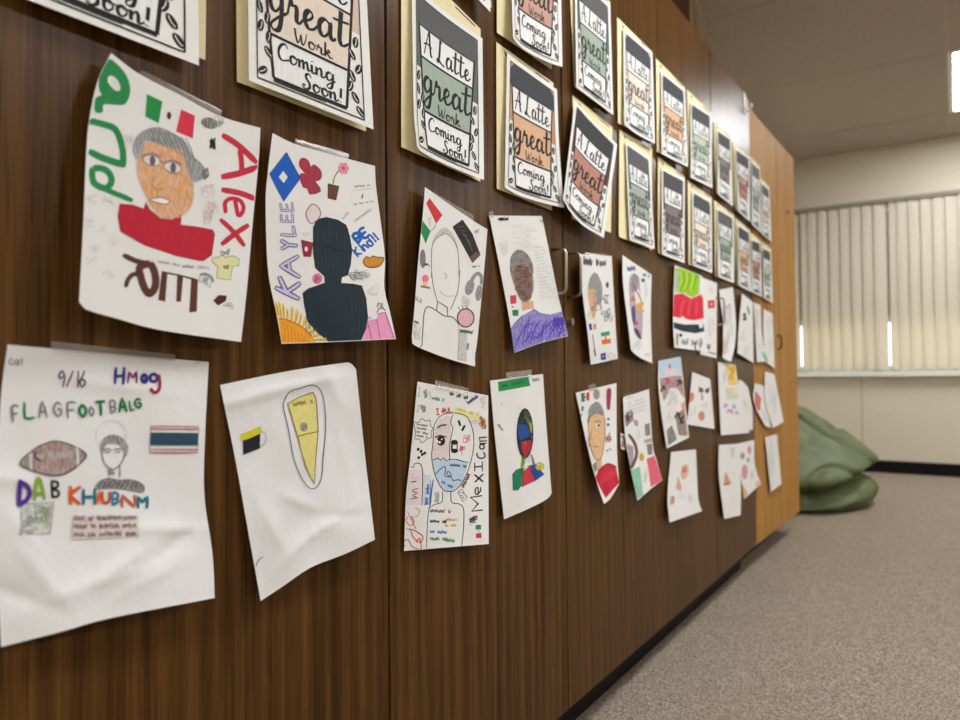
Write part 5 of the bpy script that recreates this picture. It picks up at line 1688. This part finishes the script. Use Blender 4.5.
def REST():
    A = crop(650, 350, 6.86)
    small('drawing with two orange pumpkin shapes beside the brown collage drawing', [(692.3, 371.9), (710.2, 379), (714.6, 429), (687, 424.3)], (.004, .004, .008, .008),
          [('f', ell(282, 325, 20, 36, .3), PE('d86a3a')), ('f', ell(354, 452, 22, 34), PE('d2603a')), ('q', (335, 290), (405, 300), 46, 5, 9, MK('6a4a44')), ('l', [(355, 300), (358, 345)], 7, MK('6a5a54')), ('s', (290, 420), 25, 40, 12, 3, FA('a8b0a0')), ('s', (372, 380), 30, 20, 8, 4, FA('b0a0a0'))], A)
    B = crop(700, 270, 6.55)
    small('narrow drawing with purple marks hanging beside the second handles', [(719, 290), (732.9, 287), (731, 362), (722.8, 358)], (.004, .004, .022, .016),
          [('s', (175, 480), 24, 60, 16, 6, FA('b070a0')), ('s', (185, 300), 30, 80, 18, 4, FA('8a8ab0')), ('s', (195, 390), 25, 40, 12, 4, FA('9ab49a')), ('f', [(150, 480), (170, 490), (165, 560), (150, 540)], FA('9a5a8a')), ('s', (185, 240), 14, 20, 8, 5, GR)],
          B, left=[(723, 323)], right=[(736, 323), (735, 345)])
    small('drawing with a black angular figure, first beyond the purple-marked one', [(742, 293.5), (752.8, 302), (753.5, 363), (737.5, 353)], (.012, .004, .012, .024),
          [('l', [(285, 300), (292, 285), (300, 325)], 12, BK), ('f', [(278, 330), (296, 290), (304, 330)], MK('2c2c30')), ('l', [(310, 240), (325, 290)], 9, MK('4a4a50')), ('s', (275, 420), 25, 60, 12, 5, FA('d8d06a')), ('s', (300, 540), 25, 40, 12, 4, FA('b0a8a0'))], B, left=[(738.5, 330)])
    small('drawing with a green corner mark, second from the end of its row', [(753.5, 302.5), (760.4, 305), (768.8, 361.6), (757, 362)], (.004, .004, .01, .012),
          [('f', [(400, 535), (425, 545), (450, 600), (430, 600)], PE('4ab08a')), ('s', (375, 320), 15, 80, 14, 4, FA('b0b0a8')), ('s', (390, 500), 20, 30, 10, 4, FA('a8c0c0'))], B, right=[(762.6, 338.7)])
    small('plain pale drawing at the far end of the upper drawing row', [(763.4, 309), (772.5, 313.5), (774.8, 368.5), (767, 363)], (.004, .004, .01, .01),
          [('s', (450, 360), 20, 60, 12, 4, FA('b8b0a8')), ('s', (460, 500), 15, 60, 12, 4, FA('a8b8b0'))], B, left=[(763.5, 338)])
    D_ = crop(700, 355, 4.24)
    small('pale tapering drawing showing from behind the yellow-patched one', [(738.5, 380.5), (748, 387), (752.8, 429.5), (738.5, 432)], (.003, .004, .008, .006),
          [('s', (190, 210), 18, 40, 10, 3, FA('c0a8b0'))], D_, top=[(741.5, 380.5)], right=[(752.4, 409)])
    small('drawing with a yellow patch and pink and blue letters', [(717.7, 362), (735.6, 365), (749.5, 433), (721, 435.2)], (.006, .006, .014, .012),
          [('f', [(108, 38), (150, 44), (156, 130), (122, 128)], PE('ecc42c')), ('s', (132, 80), 14, 34, 8, 6, MK('dca020')), ('f', [(108, 140), (155, 138), (165, 185), (112, 190)], FA('b8b85a')), ('s', (112, 215), 12, 10, 8, 4, MK('8aa4d8')), ('s', (128, 242), 14, 12, 8, 5, MK('e07aa8')), ('s', (152, 218), 14, 12, 8, 5, MK('6aaad8')), ('s', (158, 242), 10, 8, 6, 4, MK('7ab4d8')), ('s', (100, 90), 8, 30, 8, 4, FA('9a9a8a'))],
          D_, left=[(719, 395)], right=[(738.5, 385.7), (744, 408)])
    small('narrow slanted drawing with a red scribble next to the oak cabinet', [(754.7, 383), (763.7, 385.7), (771, 428), (765, 425.8)], (.004, .005, .012, .012),
          [('s', (245, 200), 12, 45, 16, 7, MK('d8786a')), ('s', (275, 265), 10, 30, 10, 4, FA('c8a09a'))], D_, left=[(753.6, 402)])
    small('slanted blank drawing at the far end of the middle drawing row', [(764.9, 371.5), (774.3, 374), (783.7, 422), (773, 428)], (.006, .006, .016, .016),
          [('s', (310, 190), 14, 60, 14, 3, FA('a8b8c0'))], D_, left=[(764.9, 400)])
    E_ = crop(655, 440, 8)
    small('lowest drawing with faint orange shapes under the collage drawing', [(671, 452), (696, 449.3), (702.2, 511), (669.4, 522.6)], (.004, .004, .02, .02),
          [('f', ell(238, 255, 30, 62, .2), PE('dc9a78')), ('s', (240, 250), 24, 50, 12, 6, MK('c07850')), ('f', [(185, 290), (215, 380), (205, 412), (165, 385)], PE('d88a68')), ('f', ell(138, 482, 20, 38), PE('e0b0a0')), ('s', (138, 482), 18, 36, 12, 5, MK('c09080')), ('s', (290, 460), 24, 50, 14, 4, FA('d09a8a')), ('f', [(180, 420), (255, 440), (240, 480), (170, 470)], FA('c8dce8'))],
          E_, left=[(667.5, 496)], right=[(697.3, 480), (698.5, 500)], nu=10, nv=12)
    small('drawing dotted with small pictures and an orange corner in the lowest row', [(736, 444), (754.3, 440), (760.8, 484), (744, 499.3)], (.004, .004, .014, .012),
          [('f', [(685, 370), (705, 360), (745, 430), (715, 474)], PE('eaa860')), ('f', ell(718, 255, 24, 60), PE('c87a84')), ('f', ell(755, 80, 14, 34), PE('b86a80')), ('f', ell(700, 128, 18, 28), PE('6a6a6a')), ('f', ell(745, 160, 12, 20), PE('8a7a7a')), ('f', ell(820, 350, 18, 22), PE('e8a890')), ('s', (780, 280), 14, 40, 12, 5, FA('b07aa0'))], E_, right=[(755, 465)])
    small('drawing with a single orange triangle in the lowest row', [(718.8, 445), (738.4, 443.7), (740.4, 515.2), (724.2, 519)], (.008, .008, .02, .016),
          [('f', [(545, 355), (560, 260), (575, 265), (612, 352), (560, 366)], PE('cf7a4c')), ('s', (575, 350), 26, 8, 8, 8, MK('a8502c')), ('f', [(600, 55), (640, 60), (630, 140), (610, 150)], FA('a8b0b0')), ('s', (610, 250), 40, 40, 8, 3, FA('d8c8c0'))],
          E_, left=[(718.8, 475)], right=[(741, 490)])
    small('blank narrow drawing at the far end of the lowest row, on the oak door', [(765, 437.5), (776.8, 434), (781.6, 483.5), (771, 492)], (.008, .008, .014, .012),
          [('s', (300, 420), 14, 80, 10, 3, FA('d0c8c0'))], D_)


for fn in (D1, D2, D3, D4, E1, E2, E3, E4, D5, D6, D7, E5, E6, E7, REST):
    fn()
